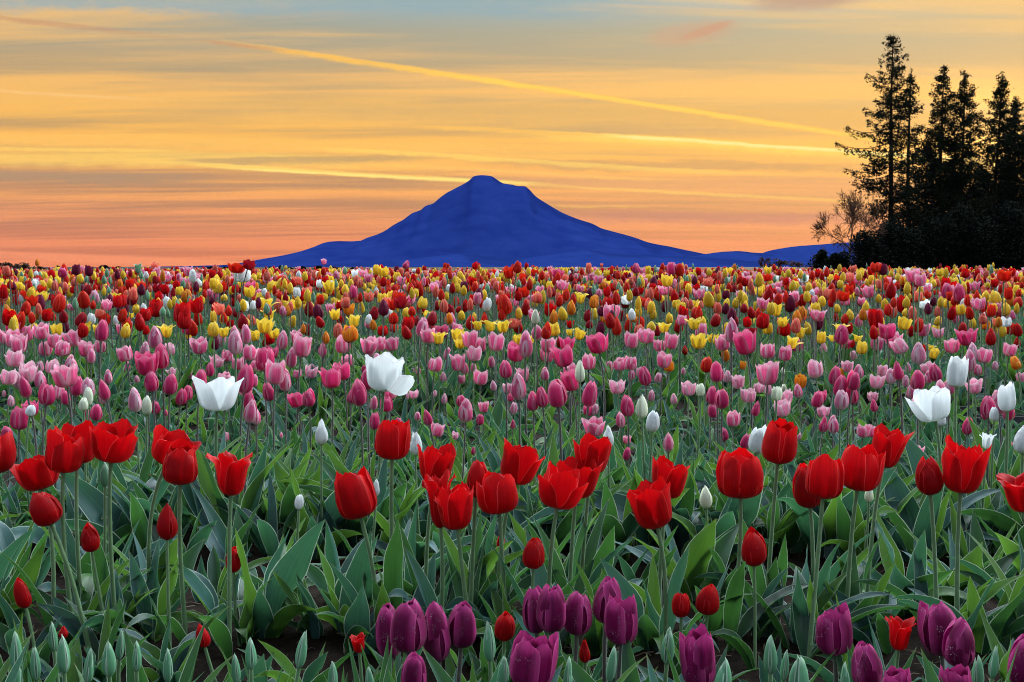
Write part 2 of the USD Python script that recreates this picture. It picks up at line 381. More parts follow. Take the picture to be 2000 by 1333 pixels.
def leaf_material(name, dark, light, trans_col, trans=.30, rough=.30):
    n = {
        'uv': ('attribute', {'attribute': 'st'}),
        'sep': ('separate_xyz', {}),
        'cu': ('math', {'math_type': 'multiply_add', 'value2': 2.0, 'value3': -1.0}),
        'au': ('math', {'math_type': 'absolute'}),
        'em': ('map_range', {'range_type': 'smoothstep', 'from_min': .925, 'from_max': .99, 'to_min': 0.0, 'to_max': .8, 'clamp': True}),  # pale frosty margin, with a backlit glow painted into its colour
        'map': ('mapping', {'mapping_type': 'point', 'scale': (44.0, .8, 1.0)}),
        'vn': ('noise_texture', {'scale': 1.0, 'detail': 2.0}),
        'tc': ('texture_coordinate', {}),
        'bn': ('noise_texture', {'scale': 14.0, 'detail': 4.0, 'roughness': .6}),
        'oi': ('object_info', {}),
        'sum': ('math', {'math_type': 'add'}),
        'sm2': ('map_range', {'range_type': 'linear', 'from_min': .35, 'from_max': 1.25, 'to_min': 0.0, 'to_max': 1.0, 'clamp': True}),
        'rm': ('mix', {'mix_type': 'mix', 'color1': dark, 'color2': light}),
        'vm': ('map_range', {'range_type': 'linear', 'from_min': .3, 'from_max': .7, 'to_min': .68, 'to_max': 1.28, 'clamp': True}),
        'm2': ('mix', {'mix_type': 'multiply', 'fac': 1.0}),
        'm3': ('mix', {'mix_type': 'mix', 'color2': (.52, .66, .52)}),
        'tn': ('math', {'math_type': 'multiply_add', 'value2': .16}),
        'wt': ('map_range', {'range_type': 'smoothstep', 'from_min': 1.02, 'from_max': 1.08, 'to_min': 0.0, 'to_max': .8, 'clamp': True}),
        'm4': ('mix', {'mix_type': 'mix', 'color2': (.20, .12, .045)}),
        'bp': ('bump', {'strength': .35, 'distance': .0012}),
        'p': ('principled_bsdf', {'roughness': rough, 'specular_ior_level': .34}),
        't': ('translucent_bsdf', {}),
        'tm': ('mix', {'mix_type': 'mix', 'color1': trans_col, 'color2': (.75, .85, .66)}),
        'mx': ('mix_closure', {'fac': trans}),
    }
    l = [('uv.vector', 'sep.vector'), ('sep.x', 'cu.value1'), ('cu.value', 'au.value1'), ('au.value', 'em.value'), ('uv.vector', 'map.vector'), ('map.vector', 'vn.vector'), ('tc.object', 'bn.vector'),
         ('bn.fac', 'sum.value1'), ('oi.random', 'sum.value2'), ('sum.value', 'sm2.value'), ('sm2.result', 'rm.fac'), ('vn.fac', 'vm.value'), ('rm.color', 'm2.color1'), ('vm.result', 'm2.color2'),
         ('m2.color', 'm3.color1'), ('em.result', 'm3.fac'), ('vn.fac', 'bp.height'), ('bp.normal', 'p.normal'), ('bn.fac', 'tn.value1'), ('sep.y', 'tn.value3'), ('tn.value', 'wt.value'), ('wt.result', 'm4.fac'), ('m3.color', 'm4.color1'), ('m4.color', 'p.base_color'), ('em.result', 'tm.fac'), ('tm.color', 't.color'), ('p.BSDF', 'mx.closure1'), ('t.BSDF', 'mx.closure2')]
    M[name] = usdkit.material(stage, f'/World/Looks/{name}', n, l, surface='mx.closure')


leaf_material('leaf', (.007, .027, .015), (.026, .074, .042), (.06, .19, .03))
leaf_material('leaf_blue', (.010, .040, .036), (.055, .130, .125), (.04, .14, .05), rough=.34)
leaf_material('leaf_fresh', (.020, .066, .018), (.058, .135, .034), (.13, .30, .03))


def plain(name, c1, c2, scale=8.0, rough=.7, bump=.3, dist=.01, detail=4.0, spec=.3, sheen=0.0, stretch=(1, 1, 1)):
    n = {'tc': ('geometry', {}), 'mp': ('mapping', {'mapping_type': 'point', 'scale': stretch}), 'nz': ('noise_texture', {'scale': scale, 'detail': detail, 'roughness': .6}),
         'mr': ('map_range', {'range_type': 'linear', 'from_min': .3, 'from_max': .7, 'to_min': 0.0, 'to_max': 1.0, 'clamp': True}),
         'm': ('mix', {'mix_type': 'mix', 'color1': c1, 'color2': c2}), 'bp': ('bump', {'strength': bump, 'distance': dist}),
         'p': ('principled_bsdf', {'roughness': rough, 'specular_ior_level': spec, 'sheen_weight': sheen})}
    l = [('tc.position', 'mp.vector'), ('mp.vector', 'nz.vector'), ('nz.fac', 'mr.value'), ('mr.result', 'm.fac'), ('m.color', 'p.base_color'), ('nz.fac', 'bp.height'), ('bp.normal', 'p.normal')]
    M[name] = usdkit.material(stage, f'/World/Looks/{name}', n, l, surface='p.BSDF')


plain('stem', (.075, .155, .055), (.13, .225, .095), 40, .5, .2, .001, sheen=.18)
plain('stem_dark', (.060, .062, .048), (.10, .095, .075), 40, .5, .2, .001, sheen=.25)
plain('soil', (.006, .004, .003), (.024, .016, .011), 22, .9, .9, .02, 8, spec=.05)
plain('straw', (.11, .075, .045), (.20, .14, .09), 30, .8, .2, .002)
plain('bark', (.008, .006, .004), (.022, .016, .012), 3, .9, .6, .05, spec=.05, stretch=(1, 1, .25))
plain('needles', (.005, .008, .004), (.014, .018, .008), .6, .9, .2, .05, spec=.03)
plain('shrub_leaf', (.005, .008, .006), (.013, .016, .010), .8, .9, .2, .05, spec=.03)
plain('bare_wood', (.055, .026, .013), (.095, .045, .022), 2, .9, .3, .02)
plain('tray_plastic', (.012, .012, .013), (.02, .02, .022), 20, .4, .1, .002, spec=.5)
plain('hazed_rock', (.004, .009, .055), (.008, .016, .078), .0009, .9, .5, 40.0, 6, spec=0.0)  # blue of the distant air mixed into the rock colour
plain('hazed_forest', (.005, .012, .064), (.008, .017, .084), .003, .9, .5, 20.0, 6, spec=0.0)  # haze blue painted into the forest colour as well

# ------------------------------------------------------------------ the ground: one sheet to the horizon
rng = np.random.default_rng(11)


def build_ground():
    ys = np.concatenate([np.linspace(-3, 1.4, 12), np.linspace(1.5, 6, 190), np.linspace(6.1, 14, 100), np.geomspace(14.4, 60000, 90)])
    xs = np.concatenate([-np.geomspace(3.2, 70000, 60)[::-1], np.linspace(-3.1, 3.1, 260), np.geomspace(3.2, 70000, 60)])
    X, Y = np.meshgrid(xs, ys)
    Z = ground_z(np.minimum(Y, 61))
    p = np.stack([X.ravel(), Y.ravel(), np.zeros(X.size)], 1)
    near = np.clip((9 - np.abs(Y)) / 4, 0, 1) * np.clip((5 - np.abs(X)) / 2, 0, 1)
    Z = Z + near * ((meshkit.fbm(p * 5.0, 4, 3).reshape(X.shape)) * .030 + (meshkit.fbm(p * 26.0, 3, 5).reshape(X.shape)) * .016)
    v = np.stack([X.ravel(), Y.ravel(), Z.ravel()], 1)
    m = mesh('ground', (v, grid(len(xs) - 1, len(ys) - 1)), 'soil')
    tag(m, kind='structure')


build_ground()

# ------------------------------------------------------------------ the mountain and its foothills
def ridge_terrain(name, line, Y0, half, mat, seed, rough, wob, nx=420, ny=60):
    """A range at depth Y0 whose skyline passes through the pixels of LINE, sloping down before and behind over HALF metres with spurs and gullies."""
    line = np.array(line, float)
    pts = np.array([at(px, py, Y0) for px, py in line])
    xs = np.linspace(pts[0, 0], pts[-1, 0], nx)
    H = pchip(pts[:, 0], pts[:, 2])(xs)
    t = np.linspace(-1, 1, ny)
    X, T = np.meshgrid(xs, t)
    p = np.stack([X.ravel() / half * 2.2, T.ravel() * 2.2, np.full(X.size, seed * 7.3)], 1)
    f = meshkit.fbm(p, 5, seed).reshape(X.shape)
    f2 = meshkit.fbm(p * 3.1, 4, seed + 1).reshape(X.shape)
    prof = np.clip(1 - np.abs(T) ** 1.25, 0, 1)
    spur = 1 - np.abs(f)                                     # ridges run down from the crest
    Z = H[None] * prof * (1 - np.abs(T) * .25 * (1 - spur)) + wob * f * np.clip(np.abs(T) * 3, 0, 1) * np.clip(1 - np.abs(T), 0, 1) + rough * f2 * np.clip(H[None] / 2000, .05, 1) * np.clip(np.abs(T) * 6 + .35, 0, 1) * prof
    Z = np.where(np.abs(T) > .995, -20, Z)
    v = np.stack([X.ravel(), (Y0 + T * half).ravel(), Z.ravel()], 1)
    m = mesh(name, (v, grid(nx - 1, ny - 1)), mat)
    return m


MOUNT = [(230, 534), (320, 527), (420, 522), (500, 518), (520, 512), (545, 505), (575, 498), (600, 491), (625, 482), (640, 475), (660, 472), (690, 472), (708, 471), (722, 465), (740, 459), (760, 449), (772, 440), (790, 430), (808, 417),
         (822, 412), (832, 404), (846, 400), (858, 390), (872, 380), (890, 370), (905, 362), (916, 355), (926, 346), (942, 344), (960, 346), (970, 352), (984, 360), (1000, 362), (1012, 365), (1024, 365), (1034, 372), (1046, 385), (1060, 395),
         (1075, 404), (1100, 418), (1130, 430), (1155, 438), (1175, 448), (1192, 453), (1230, 463), (1262, 475), (1300, 482), (1340, 491), (1380, 500), (1450, 508), (1550, 515), (1700, 524), (1800, 534)]
tag(ridge_terrain('mountain', MOUNT, 50000.0, 9000.0, 'hazed_rock', 2, 170.0, 150.0), 'lone blue snowless peak on the horizon under the orange sky', 'mountain', kind='structure')
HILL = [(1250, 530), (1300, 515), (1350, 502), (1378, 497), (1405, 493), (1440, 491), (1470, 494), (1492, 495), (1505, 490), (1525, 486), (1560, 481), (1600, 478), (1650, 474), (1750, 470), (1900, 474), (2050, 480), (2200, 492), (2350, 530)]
tag(ridge_terrain('foothills', HILL, 36000.0, 5000.0, 'hazed_forest', 5, 50.0, 90.0, 300, 40), 'low blue hills running behind the dark trees', 'hills', kind='structure')
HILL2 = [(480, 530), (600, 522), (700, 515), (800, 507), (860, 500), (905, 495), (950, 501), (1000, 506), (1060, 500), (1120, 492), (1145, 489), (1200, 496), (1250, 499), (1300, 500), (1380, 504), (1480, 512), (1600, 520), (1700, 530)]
tag(ridge_terrain('foothills', HILL2, 30000.0, 3500.0, 'hazed_forest', 8, 40.0, 70.0, 260, 36), 'darker foothills in front of the peak', 'hills', kind='structure')

# ------------------------------------------------------------------ haze: the blue air between the field and the peak
HAZE = 0.8e-6
M['haze_air'] = usdkit.material(stage, '/World/Looks/haze_air', {'v': ('principled_volume', {'color': (.02, .11, 1.0), 'density': HAZE, 'absorption_color': (1.0, 1.0, 1.0), 'anisotropy': 0.0})}, volume='v.volume')


def build_haze():
    x0, x1, y0, y1, z0, z1 = -75000, 75000, -20000, 60500, -20, 4600
    v = np.array([(x, y, z) for z in (z0, z1) for y in (y0, y1) for x in (x0, x1)], float)
    f = [(0, 2, 3), (0, 3, 1), (4, 5, 7), (4, 7, 6), (0, 1, 5), (0, 5, 4), (2, 6, 7), (2, 7, 3), (0, 4, 6), (0, 6, 2), (1, 3, 7), (1, 7, 5)]
    tag(mesh('haze', (v, f), 'haze_air', smooth=False), kind='stuff')


build_haze()

# ------------------------------------------------------------------ trees
def tri_leaves(centres, size, r, flat=.5):
    """Leaf sized triangles with random tilt at the given centres."""
    n = len(centres)
    a = r.normal(size=(n, 3))
    a[:, 2] *= flat
    a /= np.linalg.norm(a, axis=1, keepdims=True)
    b = np.cross(a, r.normal(size=(n, 3)))
    b /= np.linalg.norm(b, axis=1, keepdims=True)
    s = size * r.uniform(.6, 1.4, (n, 1))
    v = np.stack([centres + a * s, centres - a * s * .5 + b * s * .55, centres - a * s * .5 - b * s * .55], 1).reshape(-1, 3)
    return v, np.arange(3 * n).reshape(-1, 3)


def conifer(px, top, Y, width, label, seed, low=.10, sparse=1.0, lean=0.0, density=1.0, ragged=.35):
    r = np.random.default_rng(seed)
    tip = at(px, top, Y)
    gz = float(ground_z(61)) - .05
    H = tip[2] - gz
    root = xform('conifer', (tip[0], Y, gz))
    tag(root, label, 'tree', None)
    p = str(root.GetPath())
    t = np.linspace(0, 1, 14)
    spine = np.stack([lean * t + .12 * np.sin(t * 5 + seed), .1 * np.cos(t * 4 + seed), H * t], 1)
    mesh('trunk', tube(spine, .014 * H * (1 - t) ** .85 + .02, 8), 'bark', p)
    R = width / FPX * Y / 2
    wood, foliage = [], []
    z = low * H
    side = r.uniform(.75, 1.2, 8)                     # some sides of the tree carry longer limbs
    while z < H * .985:
        f = (z / H - low) / (1 - low)
        L0 = R * (1 - f) ** .85 * (0.75 + .25 * min(1, f * 5 + .2)) + .28
        n = int(r.integers(4, 7))
        a0 = r.uniform(0, 6.28)
        for k in range(n):
            if r.random() < .17 * sparse:
                continue
            az = a0 + k * 6.283 / n + r.normal(0, .35)
            L = L0 * side[int(az / 6.283 * 8) % 8] * r.uniform(1 - ragged * 1.4, 1 + ragged)
            zz = z + r.normal(0, .25)
            m = 7
            s = np.linspace(0, 1, m)
            rise = .30 - .62 * (1 - f) ** .8          # upper limbs rise, lower ones droop, tips turn up
            bz = L * (rise * s * .9 + .16 * s ** 3 - .06 * np.sin(s * 3))
            wig = r.normal(0, .05 * L) * s ** 2
            base = np.array([np.interp(zz, spine[:, 2], spine[:, 0]), np.interp(zz, spine[:, 2], spine[:, 1]), 0])
            pts = base + np.stack([math.cos(az) * L * s - math.sin(az) * wig, math.sin(az) * L * s + math.cos(az) * wig, zz + bz], 1)
            wood.append(tube(pts, .012 * L * (1 - .85 * s) + .012, 3))
            # sprays hang to both sides of the limb
            ns = max(8, int(L * 15 * density))
            u = r.uniform(.12, 1.02, ns) ** .8
            c = np.stack([np.interp(u, s, pts[:, i]) for i in range(3)], 1)
            lat = r.normal(0, .13, ns) * L * (1.15 - u) * 1.3 + r.normal(0, .10, ns)
            keep = r.random(ns) < .92 - .5 * (np.sin(u * 19 + az * 5) > .35)
            c[:, 0] += -math.sin(az) * lat
            c[:, 1] += math.cos(az) * lat
            c[:, 2] -= np.abs(lat) * .45 + r.exponential(.24, ns)
            c = c[keep]
            reps = 5
            cc = np.repeat(c, reps, 0) + r.normal(0, .15, (len(c) * reps, 3)) * np.array([1, 1, .75])
            foliage.append(tri_leaves(cc, .155, r, .7))
        z += r.uniform(.35, .62) * (1 + .5 * (1 - f)) * H / 26
    tz = np.linspace(H * .93, H * 1.0, 26)
    c = np.stack([np.interp(tz, spine[:, 2], spine[:, 0]), np.interp(tz, spine[:, 2], spine[:, 1]), tz], 1)
    foliage.append(tri_leaves(np.repeat(c, 3, 0) + r.normal(0, .12, (78, 3)), .13, r))
    mesh('limb', join(wood), 'bark', p)
    mesh('crown', join(foliage), 'needles', p, smooth=False)
    return root


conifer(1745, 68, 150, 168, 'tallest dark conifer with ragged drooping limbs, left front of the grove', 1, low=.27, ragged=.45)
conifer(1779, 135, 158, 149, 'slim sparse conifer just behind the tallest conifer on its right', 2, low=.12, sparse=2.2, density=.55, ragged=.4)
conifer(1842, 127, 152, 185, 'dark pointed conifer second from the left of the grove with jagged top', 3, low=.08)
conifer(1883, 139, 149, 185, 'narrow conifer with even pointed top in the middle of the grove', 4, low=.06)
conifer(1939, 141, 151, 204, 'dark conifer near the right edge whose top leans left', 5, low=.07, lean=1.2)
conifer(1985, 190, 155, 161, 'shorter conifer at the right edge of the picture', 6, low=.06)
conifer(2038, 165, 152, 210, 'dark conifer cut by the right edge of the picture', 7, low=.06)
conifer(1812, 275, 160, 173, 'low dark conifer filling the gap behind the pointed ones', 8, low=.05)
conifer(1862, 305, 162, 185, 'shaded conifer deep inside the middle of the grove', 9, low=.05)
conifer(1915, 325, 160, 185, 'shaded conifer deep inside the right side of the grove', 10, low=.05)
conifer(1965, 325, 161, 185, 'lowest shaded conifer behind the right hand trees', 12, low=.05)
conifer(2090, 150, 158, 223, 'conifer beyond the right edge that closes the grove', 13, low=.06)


def shrub(name, px, top, Y, width, label, seed, n=2600, mat='shrub_leaf', size=.16, cat='shrub', lumps=9, base_py=None):
    r = np.random.default_rng(seed)
    tip = at(px, top, Y)
    gz = float(ground_z(61)) - .05
    H, W = tip[2] - gz, width / FPX * Y / 2
    root = xform(name, (tip[0], Y, gz))
    tag(root, label, cat)
    p = str(root.GetPath())
    stems, leaves = [], []
    for k in range(lumps):
        az, rad = r.uniform(0, 6.28), W * r.uniform(0, .62)
        hz = H * r.uniform(.35, .80)
        end = np.array([math.cos(az) * rad, math.sin(az) * rad * .8, hz])
        s = np.linspace(0, 1, 5)[:, None]
        pts = end * s + np.stack([np.sin(s[:, 0] * 3 + k) * .05 * H, np.cos(s[:, 0] * 2 + k) * .05 * H, 0 * s[:, 0]], 1) * s
        stems.append(tube(pts, np.linspace(.05, .02, 5) * H / 4, 4))
        m = n // lumps
        d = r.normal(size=(m, 3))
        d /= np.linalg.norm(d, axis=1, keepdims=True)
        c = end + d * (r.uniform(.2, 1, (m, 1)) ** .4) * np.array([W * .45, W * .45, min(H * .3, H - hz * .95)]) * r.uniform(.8, 1.15)
        c[:, 2] = np.maximum(c[:, 2], .05)
        leaves.append(tri_leaves(c, size, r))
        m2 = m // 2
        c2 = np.stack([r.normal(0, W * .42, m2), r.normal(0, W * .4, m2), r.uniform(0, hz, m2)], 1)
        leaves.append(tri_leaves(c2, size, r))
    mesh('stem', join(stems), 'bark', p)
    mesh('crown', join(leaves), mat, p, smooth=False)
    return root


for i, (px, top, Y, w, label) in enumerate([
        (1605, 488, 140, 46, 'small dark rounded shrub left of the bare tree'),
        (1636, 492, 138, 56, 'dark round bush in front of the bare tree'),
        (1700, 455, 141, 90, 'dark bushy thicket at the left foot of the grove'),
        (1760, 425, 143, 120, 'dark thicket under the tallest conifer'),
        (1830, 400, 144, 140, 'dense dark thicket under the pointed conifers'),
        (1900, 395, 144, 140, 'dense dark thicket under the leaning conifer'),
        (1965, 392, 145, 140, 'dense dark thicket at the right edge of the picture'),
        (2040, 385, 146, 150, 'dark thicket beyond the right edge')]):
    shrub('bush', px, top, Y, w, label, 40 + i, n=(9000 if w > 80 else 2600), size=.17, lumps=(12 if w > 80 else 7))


def bare_tree(px, top, Y, spread, label, seed, depth=7, name='bare_tree', twig=.012, trunk=.16, cat='tree', first=.30, splits=2):
    r = np.random.default_rng(seed)
    tip = at(px, top, Y)
    gz = float(ground_z(61)) - .05
    H = tip[2] - gz
    W = spread / FPX * Y / 2
    root = xform(name, (tip[0], Y, gz))
    tag(root, label, cat)
    p = str(root.GetPath())
    trunk_part, limbs = [], []

    def grow(a, d, L, rad, k):
        s = np.linspace(0, 1, 4)[:, None]
        bend = r.normal(0, .18, 3) * L
        e = a + d * L
        pts = a + d * L * s + bend * (s * (1 - s))
        (trunk_part if k == 0 else limbs).append(tube(pts, np.linspace(rad, max(rad * .68, twig), 4), 5 if k < 2 else 3))
        if k >= depth:
            return
        n = splits + (1 if r.random() < .55 else 0) + (2 if k == 0 else 0)
        for j in range(n):
            q = d + r.normal(0, .55 if k else .75, 3) + np.array([0, 0, .10])
            q /= np.linalg.norm(q)
            st = pts[-1] if (k > 0 or j < 2) else pts[2] * .5 + pts[3] * .5
            grow(st if j < 2 else a + (e - a) * r.uniform(.55, 1), q, L * r.uniform(.62, .86), max(rad * .60, twig), k + 1)

    grow(np.zeros(3), np.array([0, 0, 1.0]), H * first, trunk * H / 12, 0)
    v, f = join(limbs)
    m = np.percentile(v[:, 2], 99.7)
    w0 = np.percentile(np.abs(v[:, 0]), 98)
    tv, tf = join(trunk_part)
    sc = np.array([W / w0, W / w0, H / m])
    mesh('trunk', (tv * sc, tf), 'bare_wood', p)
    mesh('branches', (v * sc, f), 'bare_wood', p)


bare_tree(1662, 374, 146, 135, 'leafless spreading tree standing left of the dark conifers', 21, depth=6, twig=.016, splits=3)
for i, (px, top, Y, w, label) in enumerate([
        (1492, 503, 190, 36, 'leafless bush on the crest, leftmost of the bluish clump before the hills'),
        (1520, 506, 195, 40, 'leafless bush in the middle of the bluish clump before the hills'),
        (1556, 510, 190, 36, 'leafless bush at the right end of the bluish clump before the hills'),
        (12, 513, 120, 46, 'leafless bush at the far left edge of the crest'),
        (48, 514, 122, 40, 'leafless bush second from the left edge of the crest'),
        (78, 521, 120, 30, 'small leafless bush third from the left edge of the crest')]):
    bare_tree(px, top, Y, w, label, 60 + i, depth=5, name='bare_bush', twig=.016, trunk=.10, cat='bush', first=.22, splits=3)
for i, (px, top, w) in enumerate([(548, 520, 16), (566, 523, 14), (590, 521, 15), (622, 519, 20), (655, 522, 16), (690, 523, 14), (530, 522, 10), (410, 521, 18), (440, 522, 14), (205, 519, 20), (232, 521, 16), (112, 519, 18), (1240, 523, 14), (1420, 523, 16)]):
    shrub('distant_tree', px, top, 420 + 7 * i, w, ['tiny dark tree on the far skyline below the peak', 'tiny dark tree on the far skyline at the left', 'tiny dark tree on the far skyline right of the peak'][0 if px > 500 and px < 1000 else (1 if px <= 500 else 2)], 80 + i, n=500, size=.35, cat='tree', lumps=5)
for q in stage.GetPrimAtPath('/World').GetChildren():
    if q.GetName().startswith('distant_tree'):
        q.SetCustomDataByKey('group', 'tiny trees along the skyline, ' + q.GetCustomDataByKey('label').split('skyline ')[1])

# ------------------------------------------------------------------ tulip parts
PROFILES = {   # height along the head, radius, both in head heights; then petal half width, how far the petals lean out
    'bud':   ([0, .03, .14, .34, .56, .78, .92, 1.0], [.03, .12, .235, .29, .265, .18, .095, .02], .27, 0.0),
    'egg':   ([0, .03, .14, .34, .58, .80, .93, 1.0], [.04, .17, .315, .385, .365, .285, .20, .12], .36, 0.5),
    'cup':   ([0, .03, .13, .32, .56, .78, .92, 1.0], [.05, .23, .41, .485, .475, .43, .39, .36], .44, 3.0),
    'open':  ([0, .03, .13, .32, .55, .76, .90, 1.0], [.05, .25, .43, .51, .54, .55, .56, .57], .50, 5.0),
    'flare': ([0, .03, .14, .34, .56, .76, .90, .98], [.04, .18, .32, .385, .40, .44, .52, .64], .34, 4.0),
    'bowl':  ([0, .03, .12, .28, .50, .70, .86, .96], [.05, .26, .44, .57, .66, .73, .79, .83], .62, 5.0),
    'star':  ([0, .04, .16, .36, .56, .74, .86, .92], [.04, .19, .32, .37, .40, .46, .56, .68], .33, 6.0),
}
WSHAPE = pchip([0, .04, .14, .32, .50, .66, .80, .90, .96, 1.0], [.20, .42, .72, .95, 1.0, .98, .92, .82, .68, .34])
WSHARP = pchip([0, .04, .14, .32, .50, .66, .80, .90, .96, 1.0], [.22, .45, .75, 1.0, .98, .84, .62, .40, .24, .04])


def petal(kind, k, inner, h, r, nu, nv, ruffle=.012):
    zs, rs, half, lean = PROFILES[kind]
    t = np.linspace(0, 1, nv + 1)
    t = t + .045 * np.sin(2 * np.pi * t)               # a little denser at the ends
    t = np.clip(t, 0, 1)
    q = np.linspace(0, 1, len(zs))
    arc = np.concatenate([[0], np.cumsum(np.hypot(np.diff(zs), np.diff(rs)))])
    arc /= arc[-1]
    zf, rf = pchip(arc, zs)(t), pchip(arc, rs)(t)
    rf = np.maximum(rf + (-.030 if inner else .012) * np.minimum(1, t * 5), .012)
    zf = zf * (1 + r.normal(0, .07) + (.015 if inner else 0))
    W = half * (WSHARP if kind in ('bud',) else WSHAPE)(t) * r.uniform(.93, 1.07)
    u = np.linspace(-1, 1, nu + 1)
    c = np.maximum(rf * 1.0, .16)[:, None]
    th = np.clip(u[None] * W[:, None] / c, -1.9, 1.9)
    tang = c * np.sin(th)
    rad = rf[:, None] - c * (1 - np.cos(th))
    rad = rad - .009 * np.exp(-(u[None] / .08) ** 2) * np.sin(np.pi * np.minimum(t * 1.05, 1))[:, None]          # the groove along the middle
    ph = r.uniform(0, 6.28, 3)
    rad = rad + ruffle * (np.abs(u)[None] ** 2) * t[:, None] * (np.sin(t[:, None] * 9 + u[None] * 2 + ph[0]) + .6 * np.sin(t[:, None] * 17 - u[None] * 3 + ph[1]))
    z = zf[:, None] - (.02 if kind != 'bud' else .01) * (u[None] ** 2) * t[:, None] - (.0 if kind in ('bud', 'star') else .055) * np.abs(u[None]) ** 2.2 * t[:, None] ** 6
    z = z + ruffle * .8 * np.sin(u[None] * 7 + ph[2]) * (t[:, None] ** 6)
    # the tip curls in or out
    curl = r.normal(.0, .05) + (.03 if kind in ('open', 'flare', 'bowl', 'star') else -.01)
    rad = rad + curl * (t[:, None] ** 5)
    a = math.radians(max(-3.0, r.normal(lean if not inner else lean * .3, (1.0 if kind == 'bud' else 3.8 if kind == 'egg' else 5.5))))
    rad, z = rad * math.cos(a) + z * math.sin(a), z * math.cos(a) - rad * math.sin(a) * .35
    az = k * 2 * math.pi / 3 + (math.pi / 3 if inner else 0) + r.normal(0, .06)
    x = rad * math.cos(az) - tang * math.sin(az)
    y = rad * math.sin(az) + tang * math.cos(az)
    v = np.stack([x.ravel(), y.ravel(), z.ravel()], 1) * h
    uv = np.stack([np.repeat((u * .5 + .5)[None], nv + 1, 0).ravel(), np.repeat(t[:, None], nu + 1, 1).ravel()], 1)
    return v, grid(nu, nv), uv


HALF_WIDTH = {'bud': .30, 'egg': .40, 'cup': .51, 'open': .62, 'flare': .60, 'bowl': .88, 'star': .70}


def tilt_matrix(lean, az):
    """Leans the z axis by LEAN towards the compass angle AZ (0 is +x)."""
    c, s = math.cos(lean), math.sin(lean)
    ca, sa = math.cos(az), math.sin(az)
    Rz = np.array([[ca, -sa, 0], [sa, ca, 0], [0, 0, 1]])
    Ry = np.array([[c, 0, s], [0, 1, 0], [-s, 0, c]])
    return Rz @ Ry @ Rz.T


def leaf(L, W, az, out, droop, r, nu=6, nv=14, fold=.55, wave=.10, twist=0.0, base=0.0):
    """A tulip leaf from the ground: length, half width, compass angle, first angle from upright, how far it bends over."""
    t = np.linspace(0, 1, nv + 1)
    ang = out + droop * t ** 1.8
    ds = L / nv
    rad = np.concatenate([[0], np.cumsum(np.sin((ang[1:] + ang[:-1]) / 2) * ds)]) + .006
    z = np.concatenate([[0], np.cumsum(np.cos((ang[1:] + ang[:-1]) / 2) * ds)]) + base
    w = W * pchip([0, .10, .26, .40, .58, .76, .90, .97, 1], [.36, .62, .95, 1.0, .84, .52, .22, .07, .0])(t)
    u = np.linspace(-1, 1, nu + 1)
    f = fold * (1.15 - .75 * t)                         # folded like a keel at the foot, flatter at the tip
    a = np.abs(u)[None] * np.ones_like(t)[:, None]
    across = np.sign(u)[None] * w[:, None] * a * np.cos(f)[:, None]
    lift = w[:, None] * (a ** 1.25) * np.sin(f)[:, None]
    ph = r.uniform(0, 6.28, 2)
    lift = lift + wave * w[:, None] * (a ** 2) * (np.sin(t[:, None] * r.uniform(7, 12) + np.sign(u)[None] * 1.3 + ph[0])) * np.minimum(1, t * 3)[:, None]
    tw = twist * t[:, None] ** 1.2
    across, lift = across * np.cos(tw) - lift * np.sin(tw), lift * np.cos(tw) + across * np.sin(tw)
    # frame along the midrib: tangent (sin, cos), the upper side looks back towards the stem
    nrm_r, nrm_z = -np.cos(ang)[:, None], np.sin(ang)[:, None]
    R = rad[:, None] + nrm_r * lift
    Z = z[:, None] + nrm_z * lift
    side = r.normal(0, .06) * L * t[:, None] ** 2
    A = across + side
    x = R * math.cos(az) - A * math.sin(az)
    y = R * math.sin(az) + A * math.cos(az)
    uv = np.stack([np.repeat((u * .5 + .5)[None], nv + 1, 0).ravel(), np.repeat(t[:, None], nu + 1, 1).ravel()], 1)
    return np.stack([x.ravel(), y.ravel(), Z.ravel()], 1), grid(nu, nv), uv


def random_leaf(r, scale=1.0, big=False, **kw):
    style = r.random()
    L = r.uniform(.17, .30) * scale
    W = r.uniform(.016, .030) * scale * (1.35 if big else 1.0)
    out, droop = r.uniform(.12, .5), r.uniform(.1, .8)
    if style > .62:
        out, droop = r.uniform(.35, .8), r.uniform(.9, 2.0)     # bends right over
    return leaf(L, W, r.uniform(0, 6.283), out, droop, r, fold=r.uniform(.35, 1.0), wave=r.uniform(.05, .30), twist=r.normal(0, .9), **kw)


def flower(path, kind, h, top, lean, laz, spin, mat, r, nu, nv, ruffle=.012, squash=(1, 1)):
    """Six petals, each a part, with the foot of the head at TOP."""
    T = tilt_matrix(lean, laz)
    c, s = math.cos(spin), math.sin(spin)
    T = T @ np.array([[c, -s, 0], [s, c, 0], [0, 0, 1]])
    for k in range(6):
        v, f, uv = petal(kind, k % 3, k < 3, h, r, nu, nv, ruffle)
        v = v * np.array([squash[0], squash[0], squash[1]])
        mesh('petal', (v @ T.T + top, f), mat, path, uv=uv)


def stem_curve(a, b, tilt_dir, n=9):
    """A stem from a to b that leaves the ground nearly upright and meets the head along tilt_dir."""
    t = np.linspace(0, 1, n)[:, None]
    L = np.linalg.norm(b - a)
    d0 = unit((b - a) / L + np.array([0, 0, .5])) * L
    d1 = np.asarray(tilt_dir) * L
    return (2 * t ** 3 - 3 * t ** 2 + 1) * a + (t ** 3 - 2 * t ** 2 + t) * d0 + (-2 * t ** 3 + 3 * t ** 2) * b + (t ** 3 - t ** 2) * d1


STEMS = {'petal_purple': 'stem_dark', 'petal_maroon': 'stem_dark', 'petal_rose': 'stem_dark', 'petal_crimson': 'stem_dark'}


